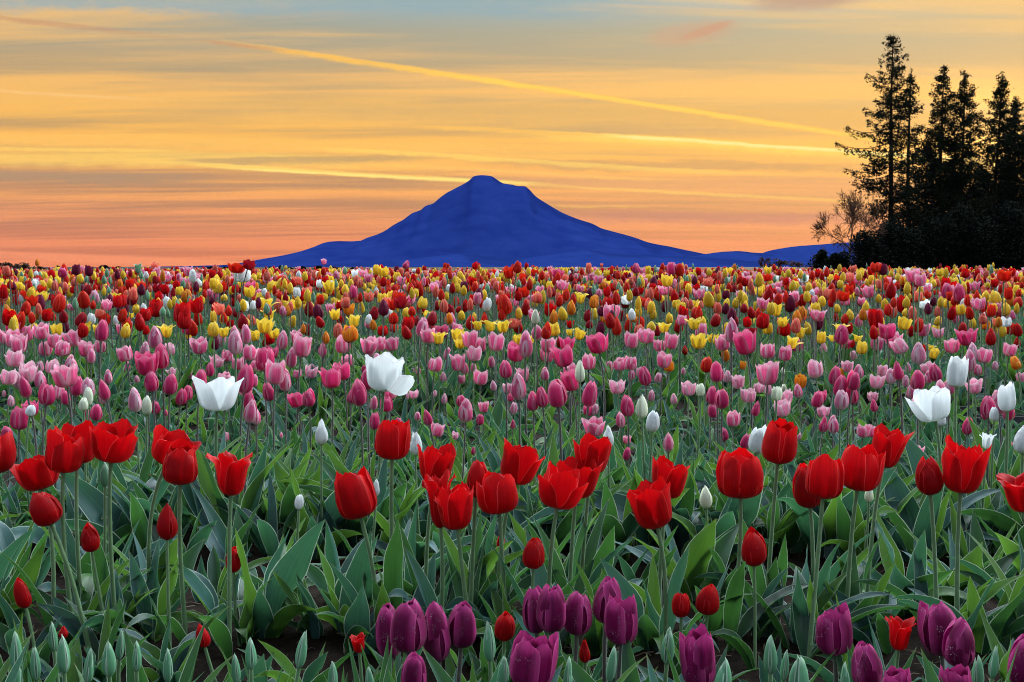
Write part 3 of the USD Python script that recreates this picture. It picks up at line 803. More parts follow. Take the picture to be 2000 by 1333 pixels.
def hero(name, label, mat, kind, x0, y0, x1, y1, d, lean=0.0, laz=0.0, nleaf=2, foot=0.0, group=None, seed=0, fine=(8, 12), ruffle=.012, leaf_mat='leaf', leaf_scale=1.0, stem_r=.0048, spin=None, cat='tulip'):
    """A tulip whose head fills the photo's box x0..x1, y0..y1 at depth d."""
    r = np.random.default_rng(seed)
    h = (y1 - y0) / FPX * d
    w = (x1 - x0) / FPX * d
    sq = w / (2 * HALF_WIDTH[kind] * h)
    head = at((x0 + x1) / 2, y1, d)                     # foot of the head
    lean_r = math.radians(lean)
    axis = tilt_matrix(lean_r, laz) @ np.array([0, 0, 1.0])
    head = head - np.array([axis[0], axis[1], 0]) * h * .45
    bx, by = head[0] + foot + r.normal(0, .012) - axis[0] * .12, d + r.normal(.015, .02) - axis[1] * .1
    bz = float(ground_z(by))
    H = head[2] - bz
    root = xform(name, (bx, by, bz))
    tag(root, label, cat, group)
    p = str(root.GetPath())
    top = head - np.array([bx, by, bz])
    pts = stem_curve(np.array([0, 0, -.05]), top + axis * .012 * h, axis, 10)
    mesh('stem', tube(pts, np.linspace(stem_r * 1.15, stem_r * .85, 10), 7), STEMS.get(mat, 'stem'), p)
    flower(p, kind, h, top, lean_r, laz, r.uniform(0, 6.28) if spin is None else spin, mat, r, fine[0], fine[1], ruffle, (sq, 1.0))
    for j in range(nleaf):
        az = r.uniform(0, 6.283)
        L = min(r.uniform(.17, .30), max(H * .9, .10)) * leaf_scale
        bend = r.random() > .7
        v, f, uv = leaf(L, r.uniform(.015, .027) * leaf_scale, az, r.uniform(.08, .38) if not bend else r.uniform(.4, .8), r.uniform(.1, .7) if not bend else r.uniform(.8, 1.7), r, fold=r.uniform(.4, 1.0), wave=r.uniform(.05, .28), twist=r.normal(0, .8), base=r.uniform(0, .03))
        mesh('leaf', (v, f), leaf_mat if r.random() > .3 else ('leaf_blue' if r.random() < .6 else 'leaf_fresh'), p, uv=uv)
    return root


PI = math.pi
# big red tulips in the second row: box in the photo, shape, depth, lean, towards
REDS = [
    (-34, 850, 31, 923, 'egg', 2.45, 6, 0, 'red tulip cut off by the left edge of the picture'),
    (35, 892, 114, 956, 'open', 2.52, 10, PI, 'low wide open red tulip with pointed petals, second from the left edge'),
    (91, 842, 162, 923, 'cup', 2.45, 3, 0, 'red cup shaped tulip in front of a taller open one, at the left'),
    (116, 821, 192, 904, 'open', 2.62, 8, PI / 2, 'wide red tulip half hidden behind the cup shaped one at the left'),
    (176, 829, 263, 902, 'open', 2.5, 3, 0, 'wide open red tulip with jagged rim right of the left hand pair'),
    (294, 842, 378, 908, 'open', 2.62, 16, 0, 'red tulip seen from its side with fanned petals behind another red one'),
    (318, 873, 389, 947, 'cup', 2.45, 2, 0, 'red double looking cup tulip in front of the fanned one'),
    (415, 889, 491, 968, 'flare', 2.45, 2, 0, 'red tulip with three petals spread like a goblet below the white bowl'),
    (59, 958, 120, 1025, 'egg', 2.4, 14, PI, 'closed red tulip nodding left below the left hand group'),
    (655, 919, 733, 1012, 'cup', 2.45, 10, PI, 'large red tulip leaning left, standing left of centre'),
    (733, 821, 800, 898, 'cup', 2.55, 1, 0, 'tall upright red cup tulip just left of centre above its row'),
    (819, 871, 887, 944, 'open', 2.6, 6, 0, 'red tulip behind the crowded ruffled pair at the centre'),
    (829, 920, 884, 1031, 'flare', 2.46, 3, PI, 'tall ruffled red tulip with torn petals at the centre'),
    (854, 944, 925, 1034, 'open', 2.4, 4, PI, 'red tulip with loose outer petals in front of the ruffled one'),
    (910, 902, 952, 971, 'egg', 2.5, 2, 0, 'narrow closed red tulip between the crowded pair and the broad cup'),
    (935, 925, 1013, 1003, 'cup', 2.45, 2, PI, 'broad red cup tulip right of the narrow closed one'),
    (973, 861, 1053, 944, 'open', 2.55, 10, 0, 'red tulip with a pointed left petal, above the broad cup at the centre'),
    (1050, 918, 1136, 992, 'open', 2.42, 6, 0, 'red bowl tulip leaning right, right of centre'),
    (1086, 897, 1168, 973, 'open', 2.56, 3, 0, 'red tulip tucked behind the leaning bowl right of centre'),
    (1123, 850, 1191, 925, 'open', 2.62, 4, 0, 'topmost of the three stacked red tulips right of centre'),
    (1230, 944, 1319, 1031, 'open', 2.42, 9, PI, 'large round red tulip in front of a taller one, on two thin stems'),
    (1269, 898, 1340, 973, 'open', 2.6, 4, 0, 'red tulip behind and above the large round one'),
    (1401, 887, 1491, 973, 'cup', 2.48, 1, PI, 'very broad red cup tulip with flat rim and a long straight stem'),
    (1486, 825, 1557, 906, 'cup', 2.6, 3, 0, 'tall red tulip standing before a white one, above its row'),
    (1549, 912, 1608, 992, 'egg', 2.58, 4, PI, 'red tulip half hidden behind the egg shaped one at the right'),
    (1573, 890, 1644, 974, 'cup', 2.46, 2, 0, 'egg shaped red tulip with a pointed left petal at the right'),
    (1642, 872, 1717, 958, 'cup', 2.52, 5, 0, 'large dark stained red tulip right of the egg shaped one'),
    (1700, 833, 1762, 913, 'open', 2.6, 7, 0, 'tall red tulip leaning right, above the stained one'),
    (1788, 900, 1840, 967, 'egg', 2.5, 4, PI, 'small red egg tulip left of the ruffled one near the right edge'),
    (1837, 867, 1919, 963, 'open', 2.48, 2, 0, 'ruffled double red tulip near the right edge'),
    (1953, 921, 2040, 1000, 'flare', 2.46, 6, PI, 'red goblet tulip cut by the right edge of the picture'),
]
for i, (x0, y0, x1, y1, kind, d, ln, az, lab) in enumerate(REDS):
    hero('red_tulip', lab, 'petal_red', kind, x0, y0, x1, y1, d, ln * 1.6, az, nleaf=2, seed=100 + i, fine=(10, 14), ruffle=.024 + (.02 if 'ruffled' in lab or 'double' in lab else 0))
SMALL_REDS = [
    (307, 987, 348, 1055, 'bud', 2.4, 1, 0, 'pointed red bud on a straight stem left of the goblet tulip'),
    (157, 1028, 196, 1078, 'egg', 2.5, 8, PI, 'small red tulip behind a green leaf at the left'),
    (442, 1069, 472, 1118, 'egg', 2.5, 2, 0, 'little flat topped red bud below the goblet tulip'),
    (29, 1132, 61, 1188, 'egg', 2.35, 14, PI, 'short red tulip low at the left edge among leaves'),
    (382, 1220, 410, 1265, 'bud', 2.25, 14, PI, 'dark red bud hidden low in leaves at the left'),
    (115, 1224, 133, 1247, 'bud', 2.2, 3, 0, 'scrap of a red bud low behind the green buds at the left'),
    (1020, 1053, 1066, 1111, 'egg', 2.4, 3, 0, 'short red tulip below the row at the centre'),
    (966, 1197, 1006, 1252, 'egg', 2.15, 3, 0, 'short red tulip between the two purple groups'),
    (1130, 1251, 1153, 1295, 'bud', 2.15, 3, PI, 'dark red bud low under the right hand purple group'),
    (684, 1241, 718, 1275, 'flare', 2.2, 5, PI, 'small red bloom low at the left of the purple group'),
    (1313, 1160, 1346, 1206, 'egg', 2.35, 2, PI, 'small red tulip left of its taller twin, right of the purple groups'),
    (1359, 1142, 1406, 1201, 'egg', 2.35, 3, 0, 'small red tulip behind a leaf tip, right of its smaller twin'),
    (1446, 1039, 1496, 1106, 'egg', 2.42, 3, PI, 'closed red tulip under the very broad cup'),
    (1730, 1202, 1784, 1270, 'flare', 2.15, 5, 0, 'short red tulip with pointed petals among the purple ones at the right'),
    (970, 1040, 986, 1076, 'bud', 2.6, 12, 0, 'sliver of a red bud between stems at the centre'),
]
for i, (x0, y0, x1, y1, kind, d, ln, az, lab) in enumerate(SMALL_REDS):
    hero('red_tulip', lab, 'petal_red', kind, x0, y0, x1, y1, d, ln, az, nleaf=2, seed=200 + i, fine=(7, 10), stem_r=.0036, leaf_scale=.85)
PURPLES = [
    (733, 1181, 788, 1285, 'egg', 2.1, 4, PI, 'purple tulip at the left of the left hand purple group'),
    (762, 1170, 837, 1274, 'egg', 2.0, 2, 0, 'front purple tulip with dewy petals in the left hand purple group'),
    (823, 1183, 882, 1291, 'egg', 2.05, 6, PI, 'purple tulip right of the dewy front one in the left hand group'),
    (873, 1178, 933, 1265, 'egg', 2.08, 4, 0, 'dark purple tulip standing alone right of the left hand purple group'),
    (783, 1276, 836, 1352, 'egg', 1.9, 4, 0, 'purple tulip at the bottom edge under the left hand purple group'),
    (1022, 1148, 1070, 1237, 'egg', 2.14, 3, PI, 'purple tulip at the left of the right hand purple group'),
    (1047, 1146, 1107, 1235, 'egg', 2.08, 2, 0, 'full purple tulip second in the right hand purple group'),
    (1098, 1158, 1157, 1240, 'egg', 2.12, 2, 0, 'dark purple tulip in the middle of the right hand purple group'),
    (1156, 1126, 1216, 1218, 'egg', 2.15, 4, 0, 'highest purple tulip of the right hand purple group'),
    (1182, 1166, 1249, 1258, 'cup', 2.04, 3, 0, 'open purple tulip at the right end of the right hand purple group'),
    (995, 1239, 1084, 1342, 'cup', 1.85, 8, 0, 'largest purple tulip, low at the bottom edge near the centre'),
    (1330, 1232, 1399, 1345, 'cup', 1.9, 2, PI, 'purple tulip with parted petals behind upright leaf tips'),
    (1593, 1184, 1664, 1278, 'cup', 2.05, 3, PI, 'lone purple cup tulip under the egg shaped red one'),
    (1659, 1257, 1721, 1345, 'egg', 1.92, 8, PI, 'purple tulip at the bottom edge right of the lone cup'),
    (1798, 1178, 1872, 1280, 'egg', 2.12, 6, PI, 'purple tulip behind its neighbour near the right edge'),
    (1842, 1209, 1905, 1303, 'egg', 2.02, 3, 0, 'purple tulip in front of its neighbour near the right edge'),
    (1721, 1305, 1779, 1380, 'cup', 1.85, 4, 0, 'top of a purple tulip at the bottom edge below the pointed red one'),
    (1831, 1303, 1897, 1385, 'cup', 1.85, 3, 0, 'top of a purple tulip at the bottom edge near the right corner'),
    (1968, 1245, 2034, 1345, 'egg', 1.95, 5, 0, 'purple tulip cut by the right edge of the picture'),
]
for i, (x0, y0, x1, y1, kind, d, ln, az, lab) in enumerate(PURPLES):
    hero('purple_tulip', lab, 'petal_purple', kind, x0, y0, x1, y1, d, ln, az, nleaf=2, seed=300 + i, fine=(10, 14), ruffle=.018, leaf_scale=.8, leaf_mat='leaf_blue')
GREENS = [(20, 1236, 45, 1311, 1.95), (111, 1238, 138, 1315, 1.93), (199, 1251, 227, 1323, 1.95), (258, 1253, 277, 1311, 2.0), (95, 1220, 113, 1272, 2.1), (227, 1230, 244, 1290, 2.08), (479, 1244, 502, 1307, 1.98), (452, 1276, 470, 1336, 1.95), (578, 1234, 600, 1305, 1.97),
          (943, 1216, 968, 1291, 2.0), (1291, 1229, 1317, 1297, 1.98), (972, 1280, 995, 1340, 1.9), (713, 1298, 730, 1350, 1.9), (1184, 1266, 1204, 1332, 1.93), (1491, 1240, 1518, 1316, 1.95), (1540, 1280, 1579, 1362, 1.85), (1395, 1286, 1429, 1365, 1.85), (1898, 1284, 1921, 1348, 1.9), (1524, 1268, 1541, 1330, 1.98), (28, 1300, 44, 1350, 1.88)]
GREENS += [(60, 1262, 80, 1330, 1.92), (164, 1270, 184, 1335, 1.9), (318, 1268, 338, 1332, 1.92), (640, 1290, 660, 1350, 1.88), (1100, 1290, 1119, 1350, 1.88), (1640, 1296, 1660, 1356, 1.86), (1930, 1262, 1950, 1325, 1.95)]
GLAB = ['first green bud from the left edge at the bottom', 'green bud with a dark seam, second in the left bottom corner', 'fat green bud third in the left bottom corner', 'thin green bud at the right of the left corner group', 'green bud half hidden behind the seamed one in the left corner',
        'green bud behind the fat one in the left corner', 'slender green bud below the goblet tulip at the bottom', 'small green bud left of the slender one at the bottom', 'green bud clasped by a tall leaf at the bottom, left of the purple groups',
        'green bud right of the dark purple tulip at the bottom', 'plump green bud right of the right hand purple group', 'tip of a green bud left of the largest purple tulip', 'tip of a green bud left of the lowest purple tulip', 'green bud at the bottom under the right hand purple group',
        'green bud on the bottom edge left of the lone purple cup', 'largest green bud on the bottom edge left of the lone purple cup', 'broad green bud beside the parted purple tulip', 'green bud at the bottom below the paired purple tulips at the right', 'thin green bud behind the largest green bud', 'small green bud tip in the left corner',
        'green bud between the first two in the left corner', 'green bud between the seamed one and the fat one', 'green bud right of the left corner group, alone', 'green bud tip at the bottom left of the lowest purple tulip', 'green bud tip right of the largest purple tulip', 'green bud tip left of the closed purple tulip at the bottom right', 'green bud in the bottom right corner']
for i, (x0, y0, x1, y1, d) in enumerate(GREENS):
    hero('green_tulip_bud', GLAB[i], 'petal_bud_green', 'bud', x0, y0, x1, y1, d, (i * 37 % 11), (i * 2.4) % 6.28, nleaf=4, seed=400 + i, fine=(8, 12), ruffle=.002, leaf_scale=.75, leaf_mat='leaf_blue', stem_r=.0042)
WHITES = [
    (385, 737, 465, 803, 'open', 'petal_white', 3.15, 3, 0, 'wide open white bowl tulip left of centre'),
    (712, 690, 790, 764, 'open', 'petal_white', 3.3, 4, 0, 'tall white tulip with a petal falling to the right'),
    (1784, 757, 1858, 822, 'open', 'petal_white', 3.1, 12, PI, 'white bowl tulip tilted left, at the right'),
    (1848, 696, 1887, 757, 'cup', 'petal_white', 3.3, 1, 0, 'upright white cup tulip above the tilted bowl'),
    (1950, 748, 1984, 804, 'cup', 'petal_white', 3.2, 1, PI, 'upright white tulip near the right edge'),
    (1979, 833, 2016, 886, 'egg', 'petal_white', 3.0, 1, 0, 'white tulip cut by the right edge of the picture'),
    (1464, 836, 1498, 887, 'egg', 'petal_white', 3.1, 12, 0, 'white tulip half hidden by the tall red one'),
    (615, 825, 641, 869, 'bud', 'petal_white', 3.0, 1, 0, 'white bud on a tall stem left of the tall red cup'),
    (800, 847, 825, 890, 'bud', 'petal_white', 3.0, 1, 0, 'white bud just right of the tall red cup'),
    (1261, 803, 1288, 844, 'egg', 'petal_white', 3.1, 3, 0, 'white closed tulip on a slanting stem right of centre'),
    (1241, 773, 1265, 818, 'bud', 'petal_cream', 3.15, 3, PI, 'greenish white bud left of the white closed tulip'),
    (1123, 708, 1143, 748, 'bud', 'petal_cream', 3.3, 1, 0, 'slim greenish white bud among pink tulips right of centre'),
    (1177, 836, 1199, 874, 'bud', 'petal_white', 3.1, 1, PI, 'white bud behind the topmost stacked red tulip'),
    (162, 758, 182, 792, 'egg', 'petal_cream', 3.3, 4, 0, 'higher of two cream buds at the left'),
    (154, 778, 172, 804, 'egg', 'petal_cream', 3.2, 2, PI, 'lower of two cream buds at the left'),
    (278, 778, 297, 811, 'egg', 'petal_cream', 3.2, 1, 0, 'single cream tulip above the fanned red one'),
    (50, 792, 70, 813, 'egg', 'petal_white', 3.2, 12, 0, 'small nodding white tulip near the left edge'),
    (1506, 755, 1527, 783, 'cup', 'petal_cream', 3.3, 1, 0, 'small cream cup tulip above the tall red one'),
    (1360, 748, 1377, 775, 'egg', 'petal_cream', 3.3, 1, 0, 'small cream bud among pink tulips right of centre'),
    (1932, 795, 1951, 824, 'egg', 'petal_white', 3.2, 1, 0, 'small white tulip left of the upright one near the right edge'),
    (1828, 808, 1848, 833, 'egg', 'petal_white', 3.2, 2, 0, 'small white tulip under the tilted bowl'),
    (1914, 846, 1941, 878, 'flare', 'petal_white', 3.05, 4, 0, 'ragged white tulip in front of the black tray'),
    (576, 967, 593, 996, 'egg', 'petal_white', 2.75, 4, 0, 'tiny white bud above the leaves left of centre'),
    (1366, 952, 1391, 994, 'bud', 'petal_cream', 2.8, 3, PI, 'greenish bud left of the very broad red cup'),
    (1688, 946, 1706, 982, 'bud', 'petal_cream', 2.8, 1, 0, 'small greenish bud under the stained red tulip'),
    (728, 938, 742, 970, 'bud', 'petal_white', 2.8, 3, 0, 'white bud behind the stem of the tall red cup'),
    (194, 905, 217, 951, 'bud', 'petal_bud_green', 2.6, 1, 0, 'yellowish green bud below the jagged open red tulip'),
    (456, 522, 490, 552, 'cup', 'petal_white', 6.6, 2, 0, 'white tulip added for a blown patch behind the red one on the left crest'),  # added bloom where there is only a blown white patch
    (370, 527, 384, 553, 'egg', 'petal_white', 7.2, 1, 0, 'pale tulip standing above the crest left of the white and red pair'),
]
for i, (x0, y0, x1, y1, kind, mat, d, ln, az, lab) in enumerate(WHITES):
    o = hero('white_tulip' if mat != 'petal_bud_green' else 'green_tulip_bud', lab, mat, kind, x0, y0, x1, y1, d, ln, az, nleaf=2, seed=500 + i, fine=(9, 12) if x1 - x0 > 30 else (6, 9), ruffle=.012, leaf_scale=.85, stem_r=.0046 if x1 - x0 > 30 else .0034)
    if 'falling' in lab:                                  # the loose petal hanging off to the right
        r = np.random.default_rng(9)
        hd = at(770, 757, 3.3) - np.array(o.GetPrim().GetAttribute('xformOp:translate').Get())
        v, f, uv = petal('cup', 0, False, .085, r, 8, 12, .012)
        c8, s8 = math.cos(-.9), math.sin(-.9)
        v = v @ np.array([[c8, -s8, 0], [s8, c8, 0], [0, 0, 1]]).T @ tilt_matrix(math.radians(40), -.35).T
        mesh('petal', (v + hd + np.array([-.012, -.01, -.004]), f), 'petal_white', str(o.GetPath()), uv=uv)
CREST = [
    (446, 514, 478, 534, 'open', 'petal_scarlet', 6.5, 4, 0, 'coral red open tulip that tops the crest at the left'),
    (474, 509, 498, 527, 'open', 'petal_crimson', 6.5, 20, 0, 'dusky red tulip nodding right beside the coral one on the crest'),
    (983, 522, 1004, 545, 'open', 'petal_scarlet', 6.6, 6, PI, 'lower red tulip of the pair on the crest before the peak'),
    (1002, 512, 1019, 534, 'egg', 'petal_scarlet', 6.6, 10, 0, 'higher red tulip of the pair on the crest before the peak'),
    (786, 511, 800, 526, 'egg', 'petal_rose', 7.0, 16, 0, 'single pink tulip rising above the crest left of the peak foot'),
    (1234, 515, 1250, 535, 'egg', 'petal_rose', 6.8, 5, PI, 'pink tulip on the crest right of the peak, left of a pair'),
    (1302, 514, 1322, 538, 'egg', 'petal_rose', 6.7, 6, PI, 'left pink tulip of the pair on the crest right of the peak'),
    (1318, 517, 1337, 540, 'egg', 'petal_scarlet', 6.7, 6, 0, 'right pink tulip of the pair on the crest right of the peak'),
    (1078, 526, 1100, 545, 'open', 'petal_rose', 7.0, 10, 0, 'dusky tulip with spread petals on the crest under the peak'),
    (1700, 513, 1720, 532, 'cup', 'petal_scarlet', 6.4, 3, 0, 'red tulip against the black grove, left of a dark one'),
    (1716, 516, 1734, 538, 'cup', 'petal_maroon', 6.4, 2, 0, 'dark tulip against the black grove, right of the red one'),
    (1768, 525, 1796, 552, 'open', 'petal_pink', 5.6, 4, PI, 'pink tulip before the black grove, upper of two'),
    (1786, 535, 1809, 560, 'open', 'petal_pink', 5.5, 4, 0, 'pink tulip before the black grove, lower of two'),
    (1947, 528, 1976, 550, 'open', 'petal_scarlet', 5.8, 4, 0, 'wide red tulip before the black grove near the right edge'),
    (113, 524, 131, 543, 'egg', 'petal_rose', 7.0, 3, 0, 'rose tulip above the crest near the left edge, left of a dark one'),
    (140, 518, 158, 538, 'cup', 'petal_maroon', 7.0, 3, 0, 'blackish tulip above the crest near the left edge'),
    (166, 520, 182, 540, 'cup', 'petal_maroon', 7.4, 3, 0, 'dull brownish tulip above the crest right of the blackish one'),
    (262, 516, 278, 534, 'flare', 'petal_bud_green', 7.4, 3, 0, 'ragged green bud above the crest at the left'),
]
for i, (x0, y0, x1, y1, kind, mat, d, ln, az, lab) in enumerate(CREST):
    hero('crest_tulip', lab, mat, kind, x0, y0, x1, y1, d, ln, az, nleaf=1, seed=600 + i, fine=(6, 8), stem_r=.0036)

# ------------------------------------------------------------------ copies: one kind of plant is built once and referenced
stage.CreateClassPrim('/World/plant_kinds')
_kinds = {}


def make_kind(name, build):
    path = f'/World/plant_kinds/{name}'
    UsdGeom.Xform.Define(stage, path)
    build(path)
    return path


def place(name, kind_path, loc, rz, sc, label, cat, group):
    x = xform(name, loc, rz, scale=sc)
    x.GetPrim().GetReferences().AddInternalReference(kind_path)
    x.GetPrim().SetInstanceable(True)
    tag(x, label, cat, group)
    return x


HEIGHTS = (.17, .24, .32, .41, .50)


def tulip_kind(mat, kind, h, H, seed, nu=6, nv=8):
    def build(p):
        r = np.random.default_rng(seed)
        lean, laz = math.radians(abs(r.normal(0, 9))), r.uniform(0, 6.28)
        axis = tilt_matrix(lean, laz) @ np.array([0, 0, 1.0])
        top = np.array([axis[0] * .06, axis[1] * .06, H - h / 2])
        pts = stem_curve(np.array([r.normal(0, .008), r.normal(0, .008), -.06]), top + axis * .01 * h, axis, 7)
        mesh('stem', tube(pts, np.linspace(.0038, .0030, 7), 5), STEMS.get(mat, 'stem') if mat != 'petal_pink' else 'stem_dark', p)
        flower(p, kind, h, top, lean, laz, r.uniform(0, 6.28), mat, r, nu, nv, .045 if kind in ('star', 'flare') else .014, (1, {'open': 1.2, 'cup': 1.14, 'egg': 1.2, 'bud': 1.05}.get(kind, 1.1)))
        for j in range(2 if H > .2 else 1):
            v, f, uv = random_leaf(r, .62 + .5 * H, nu=4, nv=8)
            mesh('leaf', (v, f), ('leaf', 'leaf_blue', 'leaf_fresh')[int(r.integers(0, 3))], p, uv=uv)
    return build


def tulip_at(mat, kind, h_px, px, py, w_px, name, label, group, r, s0=1.0):
    """A copy whose head is centred on the pixel, its width in photo pixels w_px; the depth follows from head width and ground."""
    hw = HALF_WIDTH[kind]
    h0 = .056 if kind != 'bud' else .05
    w0 = 2 * hw * h0
    d_size = float(np.clip(FPX * w0 * s0 / w_px, 3.0, 16))
    want = .35 + r.normal(0, .03)
    lo, hi = 2.9, 16.0                                  # the depth at which a plant of that height ends at the pixel
    for _ in range(40):
        mid = .5 * (lo + hi)
        if EYE + (at(px, py, mid)[2] - EYE) - float(ground_z(mid)) > want:
            lo = mid
        else:
            hi = mid
    d = d_size ** .4 * lo ** .6
    head = at(px, py, d)
    H = head[2] - float(ground_z(d))
    for _ in range(60):                                 # too short or too tall for a tulip here: step nearer or farther
        if H < .17:
            d *= .98
        elif H > .52:
            d *= 1.02
        else:
            break
        head = at(px, py, d)
        H = head[2] - float(ground_z(d))
    s = w_px * d / FPX / w0
    k = int(np.argmin([abs(math.log(max(H, .05) / (s * q))) for q in HEIGHTS]))
    var = int(r.integers(0, 3))
    key = (mat, kind, k, var)
    if key not in _kinds:
        nm = f'{name}_kind_{len(_kinds):03d}'
        _kinds[key] = make_kind(nm, tulip_kind(mat, kind, h0, HEIGHTS[k], 1000 + len(_kinds)))
    sz = max(H, .05) / HEIGHTS[k]
    loc = (head[0] + r.normal(0, .003), d, float(ground_z(d)) - .004)
    place(name, _kinds[key], loc, r.uniform(0, 6.283), (s, s, sz), label, 'tulip', group)


rr = np.random.default_rng(77)
# pink tulips in the middle rows: centre and width in the photograph, shape, tone
P_, R_, L_ = 'petal_pink', 'petal_rose', 'petal_pale_pink'
PINKS = []


def crop(ox, lst):
    for e in lst:
        x, y, w = e[0] / 2.9985 + ox, e[1] / 2.9985 + 480, e[2] / 2.9985
        PINKS.append((x, y, w, e[3] if len(e) > 3 else 'cup', e[4] if len(e) > 4 else P_))


crop(0, [(12, 535, 62), (75, 548, 90, 'open'), (112, 582, 92, 'open'), (262, 505, 88, 'open'), (262, 605, 68), (318, 560, 80, 'open'), (358, 605, 84), (440, 548, 92, 'open'), (498, 610, 88, 'open'), (583, 592, 56), (527, 652, 54, 'egg'),
         (722, 492, 88, 'open'), (757, 632, 82), (852, 612, 56, 'egg', L_), (992, 610, 58, 'cup', L_), (850, 690, 125, 'open', R_), (1180, 588, 94, 'open'), (1298, 553, 48, 'egg', L_), (1374, 524, 58, 'egg'), (1437, 527, 64, 'egg'), (1268, 680, 74, 'open', L_), (1325, 645, 62),
         (1228, 728, 50, 'egg', R_), (1460, 628, 78), (1382, 690, 66), (1490, 700, 60), (1545, 672, 104, 'cup', R_), (1608, 752, 120, 'open'), (1740, 592, 115, 'open'), (1890, 608, 46, 'bud'), (1740, 748, 50), (1805, 740, 70, 'open', L_), (1945, 785, 118, 'open', R_), (75, 668, 98, 'open', L_), (285, 710, 74, 'cup', L_), (235, 712, 40, 'egg', L_),
         (158, 748, 100, 'open', L_), (45, 775, 90, 'open', L_), (135, 790, 60, 'egg', L_), (238, 790, 64, 'egg'), (422, 770, 138, 'open'), (200, 824, 64, 'bud', R_), (438, 830, 70, 'egg', R_), (326, 860, 64, 'cup'), (600, 885, 54, 'egg', L_), (62, 912, 38, 'egg', L_), (632, 772, 48, 'egg'), (660, 842, 62, 'bud', R_), (755, 706, 46, 'egg'), (805, 778, 28, 'egg', L_),
         (900, 800, 78, 'egg', R_), (1000, 745, 62, 'open', L_), (1118, 748, 44, 'egg'), (1150, 800, 78, 'egg', R_), (1340, 790, 78), (1400, 790, 96, 'egg', R_), (1470, 790, 62), (1045, 890, 64, 'egg', R_), (1088, 862, 58, 'egg', R_), (1460, 912, 64, 'egg', R_), (1427, 968, 74, 'bud', P_), (1505, 1000, 50, 'bud'), (1675, 795, 70, 'egg'), (1600, 860, 66, 'egg', R_), (1830, 895, 68, 'egg', R_),
         (918, 948, 54, 'egg', R_), (556, 978, 66, 'egg', R_), (100, 1018, 98, 'cup', R_), (45, 1100, 64, 'egg', R_), (500, 995, 48, 'egg', R_), (1306, 1118, 36, 'egg'), (12, 865, 24, 'egg', L_), (392, 895, 50, 'egg', R_), (975, 975, 22, 'bud', R_), (700, 560, 26, 'egg', 'petal_crimson'), (1650, 1105, 20, 'bud'), (1985, 720, 40, 'egg', R_)])
crop(667, [(503, 534, 86, 'open'), (160, 590, 84, 'open'), (215, 575, 70), (298, 580, 82, 'open'), (180, 622, 46, 'egg', L_), (755, 552, 90, 'open'), (810, 582, 76, 'open'), (908, 570, 92, 'open'), (996, 625, 108, 'open', R_), (1215, 585, 88, 'open'), (1190, 640, 80, 'open'), (1346, 650, 118, 'open', R_), (1537, 578, 122, 'open', R_), (1695, 558, 86, 'open'), (1785, 532, 88, 'open'), (1915, 562, 86, 'open'), (1865, 588, 76, 'open'),
           (1565, 398, 92, 'open'), (620, 640, 44, 'egg'), (685, 688, 84, 'open'), (725, 722, 40, 'egg'), (770, 718, 34, 'egg', L_), (888, 683, 38, 'egg'), (460, 730, 40, 'cup', L_), (593, 770, 38, 'egg', L_), (960, 728, 74, 'egg', R_), (1198, 755, 50, 'egg'), (1340, 728, 76, 'open'), (1050, 832, 92, 'egg'), (708, 780, 40), (890, 820, 40, 'egg', L_), (970, 835, 66, 'open', L_), (120, 868, 88, 'egg', R_), (50, 888, 54, 'egg', R_), (35, 740, 96, 'open', R_), (178, 925, 44, 'egg'), (268, 930, 74, 'cup', R_),
           (430, 870, 52, 'open', L_), (388, 880, 20, 'egg', L_), (545, 865, 24, 'egg', L_), (595, 898, 34, 'egg', L_), (188, 1030, 58, 'egg', R_), (455, 1000, 36, 'egg'), (545, 1000, 50, 'bud', R_), (540, 1078, 86, 'open'), (720, 970, 82, 'egg'), (690, 910, 52, 'egg', R_), (832, 945, 58, 'open'), (812, 1015, 44, 'egg', R_), (975, 885, 36, 'cup', R_), (995, 955, 40, 'egg', L_), (1132, 918, 66, 'egg', R_), (1195, 892, 66, 'egg', R_), (1285, 868, 112, 'egg', R_), (1375, 795, 108, 'open', R_), (1440, 878, 84, 'egg', R_), (1425, 960, 70, 'open', R_),
           (1470, 960, 40, 'egg', L_), (1550, 715, 42, 'egg'), (1612, 692, 68), (1680, 690, 72), (1622, 830, 86, 'open', L_), (1798, 768, 68, 'egg', R_), (1842, 775, 40, 'egg', L_), (1740, 740, 40, 'cup', L_), (1690, 755, 40, 'egg'), (1825, 880, 36, 'egg', L_), (1945, 900, 40, 'egg', L_), (1650, 1022, 50, 'egg'), (1492, 1062, 110, 'open'), (1678, 1135, 46, 'open'), (1665, 1220, 44, 'egg', R_), (1910, 1140, 60, 'bud'), (676, 1110, 36, 'open', L_), (325, 1035, 40, 'egg', R_), (1010, 1040, 26, 'bud', R_), (765, 1195, 24, 'bud', R_), (130, 720, 30, 'egg', R_)])
